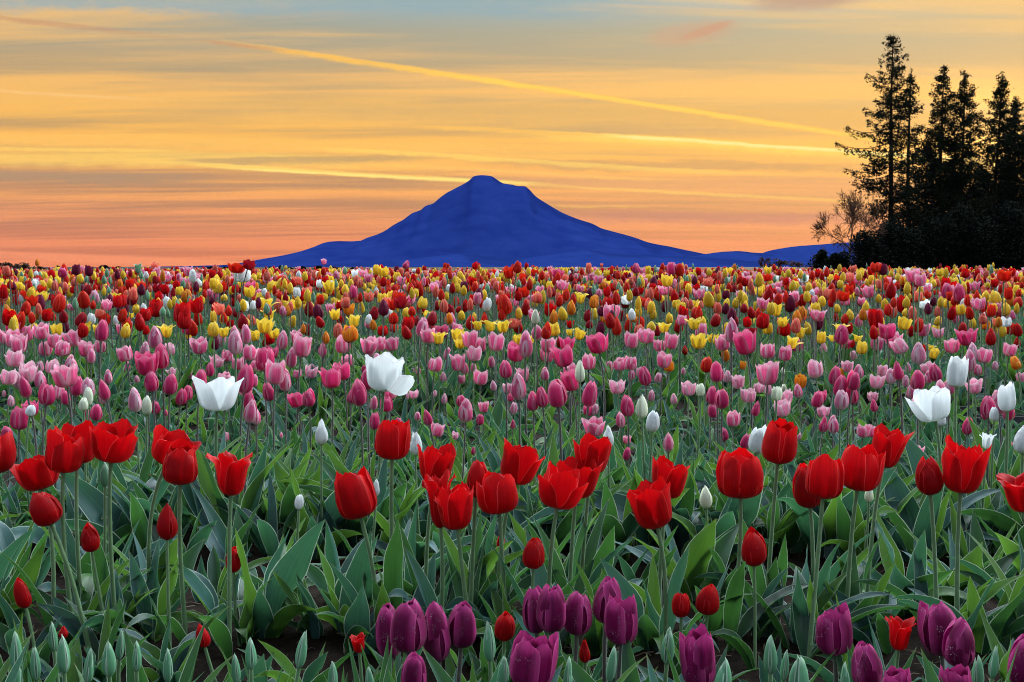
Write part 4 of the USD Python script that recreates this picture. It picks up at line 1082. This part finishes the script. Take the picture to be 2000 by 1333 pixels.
crop(1333, [(238, 566, 74), (404, 575, 122, 'open', R_), (578, 630, 72), (1110, 568, 70), (1210, 505, 98, 'open', R_), (1255, 560, 90, 'open'), (1700, 540, 102, 'open', R_), (1575, 590, 86, 'open'), (1775, 648, 78, 'open'), (1905, 612, 82, 'open'), (830, 600, 44, 'egg', L_), (1008, 645, 38, 'egg', L_), (126, 700, 66, 'egg', 'petal_scarlet'), (208, 750, 78, 'egg', R_), (262, 768, 40, 'egg', L_), (322, 800, 76, 'open', L_), (490, 755, 124, 'open'), (12, 738, 26, 'egg', L_),
            (40, 840, 86, 'open', L_), (385, 878, 90, 'open', L_), (450, 832, 60, 'open', L_), (505, 845, 42, 'egg', L_), (160, 880, 64, 'egg', R_), (220, 900, 78, 'egg', R_), (190, 965, 64, 'egg', R_), (395, 950, 46, 'bud', R_), (310, 1015, 72, 'cup'), (262, 1105, 46, 'egg', R_), (348, 1148, 62, 'egg', R_), (618, 890, 72, 'open', L_), (696, 855, 48, 'egg'), (770, 905, 66, 'egg', R_), (815, 880, 62, 'open', R_), (875, 765, 64, 'egg', R_), (898, 830, 74, 'egg', R_), (975, 795, 72, 'egg', R_), (1030, 740, 54, 'egg'), (958, 708, 70, 'open', L_), (1003, 872, 70, 'egg', R_),
            (1122, 798, 82, 'open', L_), (1178, 735, 64, 'open', L_), (1225, 770, 56, 'egg', L_), (1280, 730, 62, 'bud', R_), (1380, 790, 80, 'egg', R_), (1325, 715, 34, 'egg', L_), (1435, 770, 50, 'egg'), (1498, 750, 68, 'egg', R_), (1435, 715, 74, 'open', L_), (1742, 730, 46, 'egg'), (1840, 705, 32, 'egg', L_), (1120, 885, 64, 'open', L_), (1142, 935, 42, 'bud', R_), (1340, 858, 48, 'egg'), (1300, 795, 40, 'egg', L_), (845, 970, 70, 'open', L_), (800, 1045, 50, 'bud', R_), (882, 1052, 62, 'egg'), (1040, 1085, 84, 'open'), (1118, 1088, 70, 'open'), (1655, 1058, 60, 'egg', R_), (1800, 950, 90, 'egg', R_),
            (1555, 975, 34, 'egg', R_), (1760, 985, 44, 'egg', R_), (1910, 970, 70, 'egg', R_), (1380, 1212, 84, 'open'), (1930, 1180, 50, 'egg', R_), (1690, 1020, 26, 'bud', 'petal_maroon'), (670, 1110, 24, 'bud', L_), (600, 830, 24, 'egg', 'petal_cream'), (588, 735, 28, 'egg', 'petal_cream'), (1970, 770, 54, 'open', L_), (675, 790, 60, 'cup', 'petal_orange'), (355, 700, 42, 'cup', 'petal_orange'), (262, 640, 46, 'egg', 'petal_orange'), (338, 585, 42, 'egg', 'petal_orange'), (930, 758, 44, 'egg', 'petal_orange'), (1975, 690, 56, 'egg', 'petal_orange')])
PLAB = {(P_, 'open'): 'open pink tulip with pale edges in the middle rows', (P_, 'cup'): 'half open pink tulip in the middle rows', (P_, 'egg'): 'closed pink tulip in the middle rows', (P_, 'bud'): 'pointed pink bud in the middle rows',
        (R_, 'open'): 'open deep rose tulip in the middle rows', (R_, 'cup'): 'deep rose cup tulip in the middle rows', (R_, 'egg'): 'closed deep rose tulip in the middle rows', (R_, 'bud'): 'pointed deep rose bud in the middle rows',
        (L_, 'open'): 'open very pale pink tulip in the middle rows', (L_, 'cup'): 'pale pink cup tulip in the middle rows', (L_, 'egg'): 'closed very pale pink tulip in the middle rows', (L_, 'bud'): 'pale pink bud in the middle rows'}
NAMES = {'petal_coral': 'coral_tulip', P_: 'pink_tulip', R_: 'rose_tulip', L_: 'pale_pink_tulip', 'petal_orange': 'orange_tulip', 'petal_cream': 'cream_tulip', 'petal_crimson': 'crimson_tulip', 'petal_scarlet': 'scarlet_tulip', 'petal_maroon': 'maroon_tulip', 'petal_red': 'red_tulip', 'petal_yellow': 'yellow_tulip', 'petal_white': 'white_tulip', 'petal_bud_green': 'green_tulip_bud', 'petal_purple': 'purple_tulip'}
rp = np.random.default_rng(123)
have = [(e[0], e[1]) for e in PINKS]
tries = 0
while len(have) < len(PINKS) + 60 and tries < 6000:
    tries += 1
    x, y = rp.uniform(0, 2000), rp.uniform(638, 800)
    if min(math.hypot(x - a, (y - b) * 1.3) for a, b in have) > 24:
        have.append((x, y))
for x, y in have[len(PINKS):]:
    PINKS.append((x, y, float(np.interp(y, [640, 720, 800], [22, 25, 27])) * rp.uniform(.8, 1.2), str(rp.choice(['open', 'egg', 'cup'], p=[.45, .4, .15])), str(rp.choice([P_, R_, L_], p=[.45, .25, .30]))))
MARKS = [('the left white bowl', 425, 770), ('the white tulip with falling petal', 750, 727), ('the tilted white bowl tulip', 1820, 790), ('the upright white cup', 1867, 726), ('the white tulip near the right edge', 1966, 776),
         ('the tall upright red cup', 767, 860), ('the fanned red tulip at the left', 336, 872), ('the topmost stacked red tulip', 1157, 888), ('the tall red tulip hiding a white one', 1520, 866), ('the slim greenish white bud', 1133, 728), ('the two cream buds at the left', 168, 780),
         ('the coral tulip topping the crest', 462, 524), ('the red pair under the peak', 1004, 528), ('the pink pair on the crest', 1320, 527), ('the dark pair before the grove', 1716, 524), ('the pink pair before the grove', 1788, 542), ('the blackish crest tulip', 149, 528), ('the lone pink before the peak', 793, 518)]


def spell_out(entries):
    """entries: (x, y, plain label). A label that several share is told apart by the nearest landmark, the side it lies on and the order of nearness there."""
    keys = {}
    for i, (x, y, lab) in enumerate(entries):
        nm, mx, my = min(MARKS, key=lambda q: math.hypot(q[1] - x, (q[2] - y) * 1.6))
        dx, dy = x - mx, (y - my) * 1.6
        side = ('right of' if dx > 0 else 'left of') if abs(dx) > abs(dy) else ('below' if dy > 0 else 'above')
        keys.setdefault((lab, nm, side), []).append((math.hypot(dx, dy), i))
    out = {}
    for (lab, nm, side), found in keys.items():
        found.sort()
        for k, (_, i) in enumerate(found):
            order = '' if len(found) == 1 else ('nearest ' if k == 0 else ('second ', 'third ', 'fourth ', 'fifth ', 'sixth ', 'seventh ', 'eighth ', 'ninth ')[min(k - 1, 8)])
            out[i] = f'{order}{lab} {side} {nm}'
    return [out[i] for i in range(len(entries))]


PLAB = {k: v.replace(' in the middle rows', '') for k, v in PLAB.items()}
plain_labels = [PLAB.get((mat, kind)) or f'small {NAMES[mat].split("_")[0]} tulip' for x, y, w, kind, mat in PINKS]
for (x, y, w, kind, mat), base, lab in zip(PINKS, plain_labels, spell_out([(e[0], e[1], b) for e, b in zip(PINKS, plain_labels)])):
    tulip_at(mat, kind, 0, x, y, w * 1.06, NAMES[mat], lab, f'{NAMES[mat].replace("_", " ")}s in the middle rows', rr, s0=float(np.interp(y, [600, 700, 830], [1.0, 1.08, .95])))

# mixed colours at the back: the clearest ones first, then the bed at large
RD, SC, CR, MA, YE, WH, OR = 'petal_red', 'petal_scarlet', 'petal_crimson', 'petal_maroon', 'petal_yellow', 'petal_white', 'petal_orange'
BACK = []


def crop2(ox, lst):
    for x, y, w, kind, mat in lst:
        BACK.append((x / 2.9985 + ox, y / 2.9985 + 480, w / 2.9985, kind, mat))


crop2(0, [(1045, 400, 96, 'cup', RD), (910, 370, 82, 'cup', RD), (822, 405, 72, 'cup', RD), (1178, 355, 84, 'open', RD), (505, 320, 72, 'egg', SC), (325, 345, 70, 'egg', SC), (42, 430, 88, 'open', RD), (430, 432, 60, 'egg', CR), (376, 420, 48, 'egg', CR), (135, 372, 56, 'egg', SC), (1075, 445, 80, 'cup', RD), (1270, 232, 56, 'egg', YE), (1625, 228, 42, 'egg', YE), (1708, 368, 48, 'egg', YE), (980, 498, 72, 'star', YE), (1075, 515, 56, 'star', YE), (1535, 338, 84, 'star', YE), (1575, 405, 64, 'flare', YE), (1552, 472, 84, 'star', YE), (1618, 515, 62, 'star', YE), (1310, 505, 58, 'flare', YE), (1315, 418, 50, 'cup', YE), (1495, 528, 60, 'star', YE), (1248, 425, 40, 'egg', YE),
          (515, 475, 54, 'flare', YE), (585, 490, 56, 'star', YE), (340, 495, 66, 'star', YE), (200, 480, 38, 'egg', YE), (378, 345, 36, 'egg', YE), (195, 312, 36, 'egg', YE), (175, 280, 50, 'egg', YE), (382, 275, 42, 'egg', YE), (1150, 485, 52, 'egg', SC), (1575, 545, 66, 'open', RD), (1245, 575, 44, 'egg', MA), (1430, 452, 60, 'egg', CR), (1378, 392, 60, 'cup', CR), (1888, 390, 60, 'egg', MA), (1770, 485, 32, 'bud', OR), (1908, 535, 42, 'bud', OR), (1800, 498, 40, 'egg', CR), (1265, 370, 50, 'egg', SC), (745, 360, 50, 'egg', MA), (645, 332, 58, 'egg', MA), (235, 342, 58, 'egg', MA), (690, 250, 48, 'cup', SC), (815, 255, 40, 'egg', SC), (1085, 298, 56, 'egg', OR), (1455, 248, 74, 'open', R_), (1395, 265, 34, 'egg', WH), (975, 338, 44, 'egg', WH), (535, 432, 42, 'egg', WH), (565, 305, 46, 'egg', L_), (212, 232, 36, 'egg', WH), (1360, 285, 44, 'egg', MA),
          (740, 310, 60, 'egg', CR), (480, 262, 50, 'egg', CR), (580, 235, 42, 'egg', SC), (655, 240, 40, 'egg', SC), (700, 412, 52, 'egg', SC), (105, 318, 42, 'egg', SC), (365, 158, 46, 'egg', SC), (20, 180, 40, 'egg', SC), (1185, 168, 36, 'egg', SC), (1560, 568, 40, 'egg', RD), (90, 440, 60, 'egg', SC), (1690, 315, 28, 'egg', YE), (890, 265, 26, 'egg', YE), (60, 240, 36, 'egg', YE), (1978, 300, 38, 'egg', YE), (1935, 240, 60, 'open', YE), (1180, 425, 50, 'egg', SC), (470, 500, 60, 'egg', RD), (385, 480, 40, 'egg', MA), (48, 340, 34, 'egg', YE), (1985, 380, 50, 'egg', L_)])
crop2(667, [(242, 308, 60, 'cup', YE), (998, 350, 80, 'egg', SC), (940, 252, 66, 'flare', SC), (1090, 272, 60, 'open', SC), (458, 262, 52, 'egg', SC), (360, 312, 56, 'egg', SC), (294, 265, 46, 'egg', SC), (365, 455, 72, 'cup', RD), (182, 402, 52, 'egg', CR), (418, 512, 56, 'egg', RD), (228, 498, 58, 'cup', RD), (302, 432, 44, 'cup', RD), (68, 515, 86, 'cup', OR), (70, 440, 66, 'flare', YE), (377, 395, 42, 'egg', YE), (35, 375, 62, 'open', OR), (115, 365, 38, 'egg', YE), (498, 428, 58, 'egg', CR), (445, 445, 42, 'egg', CR), (756, 456, 50, 'egg', SC), (810, 465, 60, 'star', YE), (876, 468, 68, 'flare', YE), (948, 472, 70, 'flare', YE), (578, 540, 66, 'flare', YE), (690, 525, 70, 'star', YE), (690, 572, 56, 'star', YE), (1098, 545, 60, 'star', YE), (1030, 555, 60, 'star', YE), (1385, 520, 62, 'star', YE), (1335, 505, 48, 'star', YE), (1108, 332, 36, 'egg', YE), (815, 298, 38, 'egg', YE), (1265, 275, 56, 'cup', YE), (1388, 305, 66, 'star', YE),
            (1195, 505, 60, 'egg', SC), (945, 396, 52, 'egg', SC), (1208, 382, 74, 'open', RD), (710, 358, 46, 'egg', RD), (654, 332, 40, 'egg', SC), (792, 335, 44, 'egg', SC), (860, 342, 40, 'egg', WH), (1125, 412, 48, 'bud', 'petal_cream'), (825, 238, 34, 'bud', WH), (1682, 228, 48, 'egg', SC), (1625, 300, 46, 'egg', SC), (1590, 445, 58, 'egg', RD), (1740, 462, 46, 'egg', SC), (1688, 470, 46, 'egg', SC), (1520, 488, 50, 'egg', MA), (1850, 500, 40, 'egg', CR), (1880, 478, 70, 'star', YE), (1915, 428, 40, 'egg', YE), (1480, 402, 46, 'egg', YE), (1900, 360, 46, 'egg', MA), (1812, 352, 40, 'egg', CR), (1440, 280, 44, 'egg', MA), (720, 245, 46, 'egg', MA), (240, 370, 62, 'egg', MA), (930, 315, 50, 'open', P_), (590, 310, 36, 'egg', L_), (325, 285, 46, 'open', L_), (1500, 240, 36, 'egg', SC), (1575, 268, 36, 'egg', SC), (250, 232, 46, 'open', SC), (290, 260, 40, 'egg', SC), (1280, 568, 42, 'egg', RD), (1170, 215, 42, 'egg', CR), (1370, 240, 40, 'egg', CR), (1825, 222, 50, 'egg', MA), (1025, 202, 48, 'open', P_), (8, 275, 36, 'egg', MA), (70, 275, 46, 'egg', R_), (1925, 705, 60, 'cup', OR), (1850, 290, 48, 'egg', SC), (1460, 330, 50, 'egg', OR), (1960, 300, 50, 'egg', RD), (1650, 415, 38, 'egg', CR), (1430, 415, 44, 'egg', CR)])
crop2(1333, [(766, 258, 66, 'open', RD), (1295, 348, 80, 'cup', RD), (1518, 250, 90, 'open', RD), (1632, 282, 66, 'egg', R_), (1570, 270, 64, 'egg', R_), (1102, 275, 74, 'open', P_), (630, 345, 62, 'egg', MA), (550, 378, 60, 'flare', YE), (160, 320, 64, 'egg', YE), (200, 295, 46, 'egg', YE), (350, 312, 46, 'egg', YE), (80, 350, 74, 'star', YE), (65, 455, 70, 'flare', YE), (122, 468, 54, 'egg', YE), (98, 562, 82, 'star', YE), (178, 545, 58, 'star', YE), (512, 487, 66, 'star', YE), (605, 565, 72, 'star', YE), (700, 510, 66, 'star', YE), (758, 490, 42, 'egg', YE), (818, 538, 56, 'cup', YE), (920, 487, 60, 'flare', YE), (888, 538, 50, 'star', YE), (1018, 540, 54, 'star', YE), (1050, 600, 62, 'cup', YE), (1135, 480, 54, 'egg', YE), (1290, 458, 78, 'star', YE), (1485, 440, 40, 'egg', YE), (1838, 308, 58, 'egg', YE), (1552, 340, 52, 'cup', YE), (1483, 632, 56, 'cup', YE), (1442, 595, 42, 'star', YE), (1880, 500, 50, 'egg', YE), (1838, 485, 42, 'egg', YE), (1705, 458, 42, 'egg', YE), (1648, 372, 38, 'egg', YE), (995, 298, 40, 'egg', YE), (550, 255, 40, 'egg', YE), (1273, 250, 36, 'egg', YE), (1665, 185, 44, 'egg', YE), (1640, 560, 44, 'egg', YE),
             (180, 440, 56, 'egg', RD), (465, 445, 72, 'cup', RD), (600, 492, 62, 'cup', RD), (550, 490, 44, 'egg', SC), (1368, 470, 54, 'egg', SC), (1155, 428, 84, 'cup', RD), (1190, 415, 62, 'egg', CR), (1562, 398, 50, 'egg', RD), (1802, 540, 58, 'egg', RD), (1955, 335, 50, 'egg', SC), (1366, 300, 48, 'egg', SC), (905, 300, 60, 'open', RD), (900, 420, 32, 'egg', SC), (790, 455, 62, 'cup', MA), (285, 405, 50, 'egg', MA), (665, 288, 44, 'egg', MA), (1448, 328, 36, 'egg', MA), (1750, 362, 40, 'egg', MA), (1222, 320, 36, 'bud', WH), (685, 235, 50, 'egg', L_), (900, 240, 60, 'open', P_), (1748, 412, 40, 'egg', L_), (1620, 425, 42, 'egg', P_), (1220, 268, 56, 'egg', RD), (490, 290, 56, 'egg', RD), (1890, 180, 64, 'open', RD), (1392, 608, 40, 'egg', RD), (290, 250, 38, 'egg', SC), (548, 320, 50, 'egg', SC), (950, 485, 44, 'egg', RD), (1130, 510, 50, 'egg', RD), (1318, 500, 42, 'egg', RD), (1075, 350, 34, 'egg', SC), (1040, 325, 40, 'egg', CR), (1710, 330, 42, 'egg', SC), (985, 570, 30, 'bud', RD), (12, 615, 34, 'egg', RD), (320, 445, 34, 'egg', CR), (1960, 570, 40, 'egg', RD), (50, 400, 46, 'egg', SC), (470, 230, 36, 'egg', MA), (1985, 495, 50, 'egg', RD)])
ADJ = {'egg': 'closed', 'cup': 'cup shaped', 'open': 'open', 'star': 'wide open ragged', 'flare': 'loosely opened', 'bud': 'pointed budding'}
COL = {RD: 'red', SC: 'bright scarlet', CR: 'dark crimson', MA: 'maroon', YE: 'yellow', WH: 'white', OR: 'orange', P_: 'bright pink', R_: 'rose', L_: 'blush pink', 'petal_cream': 'cream', 'petal_coral': 'coral'}
have = [(e[0], e[1]) for e in BACK]
n0, tries = len(BACK), 0
while len(have) < n0 + 120 and tries < 8000:
    tries += 1
    x, y = rp.uniform(0, 2000), rp.uniform(560, 650)
    if min(math.hypot(x - a, (y - b) * 1.3) for a, b in have) > 17:
        have.append((x, y))
for x, y in have[n0:]:
    BACK.append((x, y, float(np.interp(y, [560, 650], [13, 18])) * rp.uniform(.8, 1.2), str(rp.choice(['egg', 'cup', 'open'], p=[.6, .25, .15])), str(rp.choice([SC, RD, YE, YE, 'petal_coral', P_, OR, CR]))))
BACK = [(x, y, w, 'open' if kind == 'star' and rp.random() < .5 else kind, mat) for x, y, w, kind, mat in BACK]
plain_labels = [f'{ADJ[kind]} {COL[mat]} tulip' for x, y, w, kind, mat in BACK]
for (x, y, w, kind, mat), lab in zip(BACK, spell_out([(e[0], e[1], b) for e, b in zip(BACK, plain_labels)])):
    tulip_at(mat, kind, 0, x, y, w * (1.22 if kind in ('star', 'flare') else 1.04), NAMES[mat], lab, f'{COL[mat]} tulips in the mixed back rows', rr, s0=float(np.interp(y, [530, 560, 640], [1.0, .98, .95])) * {'star': .78, 'open': .85, 'flare': .9}.get(kind, 1.0))

# ------------------------------------------------------------------ leafy plants without bloom in the near rows
def leafy_kind(seed, n, scale, blades=False):
    def build(p):
        r = np.random.default_rng(seed)
        for j in range(n):
            if blades and r.random() < .8:
                v, f, uv = leaf(r.uniform(.15, .28), r.uniform(.010, .017), r.uniform(0, 6.283), r.uniform(.04, .32), r.uniform(0, .35), r, 6, 12, fold=r.uniform(.5, 1.0), wave=r.uniform(.02, .1), twist=r.normal(0, .5))
            else:
                v, f, uv = random_leaf(r, scale, big=r.random() < .45, nu=6, nv=12)
            v = v + np.array([r.normal(0, .015), r.normal(0, .015), 0])
            mesh('leaf', (v, f), ('leaf', 'leaf', 'leaf_blue', 'leaf_blue', 'leaf_fresh')[int(r.integers(0, 5))], p, uv=uv)
    return build


leafy = [make_kind(f'leafy_plant_kind_{i:03d}', leafy_kind(700 + i, int(6 + i % 4), .95 + .03 * (i % 4), i >= 14)) for i in range(20)]
rl = np.random.default_rng(15)
ROWS = [(1.80, .055, 1.12), (1.97, .055, 1.05), (2.28, .12, .72), (2.52, .095, .95), (2.72, .11, .98), (3.02, .075, 1.05), (3.16, .078, 1.08), (3.30, .085, 1.0), (3.58, .09, .84), (3.80, .09, .76), (4.02, .085, .72), (4.25, .085, .70), (4.62, .085, .68)]
placed, spare = 0, []
for d0, step, sc in ROWS:
    half = .5 * 2000 / FPX * d0 + .12
    x = -half
    while x < half:
        d = d0 + rl.normal(0, .045)
        s = sc * rl.uniform(.8, 1.15)
        where = 'front rows' if d0 < 2.6 else ('second row' if d0 < 3.4 else 'middle rows')
        if placed >= 300:
            spare.append((x, d, s))
            x += step * rl.uniform(.7, 1.35)
            continue
        placed += 1
        place('leafy_tulip_plant', leafy[int(rl.integers(0, 14)) if d0 > 2.15 or rl.random() < .25 else int(rl.integers(14, 20))], (x + rl.normal(0, .02), d, float(ground_z(d)) - .006), rl.uniform(0, 6.283), (s, s, s * rl.uniform(.9, 1.1)),
              f'leafy tulip plant without bloom in the {where}', 'plant', f'leafy tulip plants without bloom in the {where}')
        x += step * rl.uniform(.7, 1.35)

# ------------------------------------------------------------------ the far bed: stuff
def instancer(name, label, cat, protos, pos, yaw, scl, which):
    pi = UsdGeom.PointInstancer.Define(stage, path_for(name))
    base = str(pi.GetPath())
    UsdGeom.Scope.Define(stage, base + '/kinds')
    rel = []
    for i, b in enumerate(protos):
        q = f'{base}/kinds/kind_{i:03d}'
        UsdGeom.Xform.Define(stage, q)
        b(q)
        rel.append(q)
    pi.CreatePrototypesRel().SetTargets([Sdf.Path(q) for q in rel])
    pi.CreatePositionsAttr(Vt.Vec3fArray.FromNumpy(np.asarray(pos, np.float32)))
    pi.CreateOrientationsAttr(Vt.QuathArray([Gf.Quath(float(math.cos(a / 2)), 0, 0, float(math.sin(a / 2))) for a in yaw]))
    pi.CreateScalesAttr(Vt.Vec3fArray.FromNumpy(np.asarray(scl, np.float32)))
    pi.CreateProtoIndicesAttr(Vt.IntArray.FromNumpy(np.asarray(which, np.int32)))
    tag(pi, label, cat, None, 'stuff')


def far_tulip(mat, kind, h, H, seed):
    def build(p):
        r = np.random.default_rng(seed)
        parts, uvs = [], []
        for k in range(6):
            v, f, uv = petal(kind, k % 3, k < 3, h, r, 3, 5, .015)
            parts.append((v + np.array([0, 0, H - h / 2]), f))
            uvs.append(uv)
        v, f = join(parts)
        mesh('petals', (v @ tilt_matrix(r.normal(0, .04), r.uniform(0, 6)).T, f), mat, p, uv=np.vstack(uvs))
        mesh('stem', tube(np.array([[0, 0, -.03], [r.normal(0, .01), r.normal(0, .01), H * .5], [0, 0, H - h / 2]]), np.array([.0036, .0034, .003]), 4), 'stem' if r.random() < .6 else 'stem_dark', p)
        for j in range(2):
            v, f, uv = random_leaf(r, .8, nu=2, nv=5)
            mesh('leaf', (v, f), ('leaf', 'leaf_blue', 'leaf_fresh')[int(r.integers(0, 3))], p, uv=uv)
    return build


rf = np.random.default_rng(31)


def scatter(d0, d1, per_m2):
    n = int(per_m2 * (d1 ** 2 - d0 ** 2) * .5 * 2 * (1050 / FPX))
    d = np.sqrt(rf.uniform(d0 ** 2, d1 ** 2, n))
    x = rf.uniform(-1, 1, n) * (d * 1040 / FPX + .1)
    return np.stack([x, d, ground_z(d) - .004], 1)


MIX = [(SC, .19, 'egg', 'red'), (RD, .09, 'cup', 'deep red'), ('petal_coral', .16, 'egg', 'coral'), (CR, .03, 'egg', 'crimson'), (YE, .26, 'egg', 'yellow'), (MA, .03, 'egg', 'maroon'), (P_, .10, 'open', 'pink'), (WH, .04, 'egg', 'white'), (OR, .04, 'egg', 'orange'), ('petal_bud_green', .09, 'bud', 'green budded')]
for mat, share, kind, word in MIX:
    pos = np.vstack([scatter(5.2, 7.5, 38 * share), scatter(7.5, 12.5, 56 * share), scatter(12.5, 20, 26 * share), scatter(20, 34, 10 * share)])
    n = len(pos)
    s = rf.uniform(.66, 1.05, n)
    tall = (rf.normal(1.0, .09, n) + .04 * (pos[:, 1] > 7.5) * (pos[:, 1] < 13)) * np.where(rf.random(n) < .03, 1.12, 1.0)
    s = s * np.where(pos[:, 1] > 7.5, 1.1, 1.0)
    instancer(f'far_{word.replace(" ", "_")}_tulips', f'mass of small {word} tulips spread over the far bed up to the crest', 'tulips',
              [far_tulip(mat, k2, .050, .39, 900 + i) for i, k2 in enumerate((kind, kind, 'cup' if kind != 'bud' else 'bud', 'egg' if kind != 'bud' else 'bud', 'open' if kind != 'bud' else 'bud'))],
              pos, rf.uniform(0, 6.283, n), np.stack([s, s, tall], 1), rf.choice(5, n, p=[.3, .3, .15, .15, .1]))


def far_leaves(seed):
    def build(p):
        r = np.random.default_rng(seed)
        for m in ('leaf', 'leaf_blue', 'leaf_fresh'):
            parts, uvs = [], []
            for j in range(3):
                v, f, uv = random_leaf(r, 1.0, nu=2, nv=6)
                parts.append((v + np.array([r.normal(0, .04), r.normal(0, .04), 0]), f))
                uvs.append(uv)
            mesh('leaves', join(parts), m, p, uv=np.vstack(uvs))
    return build


sp = np.array(spare)
instancer('leafy_row_plants', 'leaves of further bloomless tulip plants in the middle rows', 'leaves', [leafy_kind(760 + i, 7, 1.0) for i in range(6)], np.stack([sp[:, 0], sp[:, 1], ground_z(sp[:, 1]) - .006], 1), rf.uniform(0, 6.283, len(sp)), np.stack([sp[:, 2]] * 3, 1), rf.integers(0, 6, len(sp)))
pos = np.vstack([scatter(4.9, 8, 40), scatter(8, 13, 22), scatter(13, 24, 7)])
n = len(pos)
s = rf.uniform(.65, 1.05, n)
instancer('far_foliage', 'green blades of tulip leaves covering the far bed between the blooms', 'leaves', [far_leaves(950 + i) for i in range(6)], pos, rf.uniform(0, 6.283, n), np.stack([s, s, s * rf.uniform(.9, 1.2, n)], 1), rf.integers(0, 6, n))

# ------------------------------------------------------------------ black nursery tray lying in the furrow at the right, and straw on the soil
def box(a, b):
    a, b = np.asarray(a, float), np.asarray(b, float)
    v = np.array([(x, y, z) for z in (a[2], b[2]) for y in (a[1], b[1]) for x in (a[0], b[0])])
    f = np.array([(0, 2, 3), (0, 3, 1), (4, 5, 7), (4, 7, 6), (0, 1, 5), (0, 5, 4), (2, 6, 7), (2, 7, 3), (0, 4, 6), (0, 6, 2), (1, 3, 7), (1, 7, 5)])
    return v, f


def tray():
    d = 4.55
    c = at(1950, 838, d)
    gz = float(ground_z(d))
    root = xform('plant_tray', (c[0], d, gz + .01), .08)
    tag(root, 'black slatted plastic nursery tray lying between tulips near the right edge', 'tray')
    p = str(root.GetPath())
    W, D, H = .50, .34, .085
    mesh('tray_floor', box((-W / 2 + .006, -D / 2 + .006, .004), (W / 2 - .006, D / 2 - .006, .010)), 'tray_plastic', p, smooth=False)
    for y in (-D / 2, D / 2 - .006):
        mesh('long_side', join([box((-W / 2, y, z), (W / 2, y + .006, z + .018)) for z in (0, .034, .067)] + [box((x, y + .001, .018), (x + .012, y + .005, .067)) for x in np.linspace(-W / 2 + .01, W / 2 - .022, 12)]), 'tray_plastic', p, smooth=False)
    for x in (-W / 2, W / 2 - .006):
        mesh('short_side', join([box((x + .0005, -D / 2 + .006, z + .0005), (x + .0055, D / 2 - .006, z + .0175)) for z in (0, .034, .067)] + [box((x + .001, y, .018), (x + .005, y + .012, .067)) for y in np.linspace(-D / 2 + .01, D / 2 - .022, 8)]), 'tray_plastic', p, smooth=False)
    for k in range(5):
        x = -W / 2 + W * (k + 1) / 6
        mesh('divider', box((x, -D / 2 + .006, .011), (x + .003, D / 2 - .006, .075)), 'tray_plastic', p, smooth=False)


tray()
rs = np.random.default_rng(3)
litter = []
for k in range(1500):
    d = rs.uniform(1.9, 5.0)
    x = rs.uniform(-1, 1) * d * .46
    L, a = rs.uniform(.01, .05), rs.uniform(0, 6.283)
    e = np.array([math.cos(a) * L, math.sin(a) * L, rs.normal(0, .006)])
    b = np.array([x, d, float(ground_z(d)) + .030 + abs(rs.normal(0, .006))])
    litter.append(tube(np.stack([b - e / 2, b + np.array([0, 0, .003]), b + e / 2]), np.full(3, rs.uniform(.0006, .0016)), 3))
tag(mesh('straw_litter', join(litter), 'straw'), 'dry straw and stalks strewn on the dark soil between rows', 'straw', None, 'stuff')
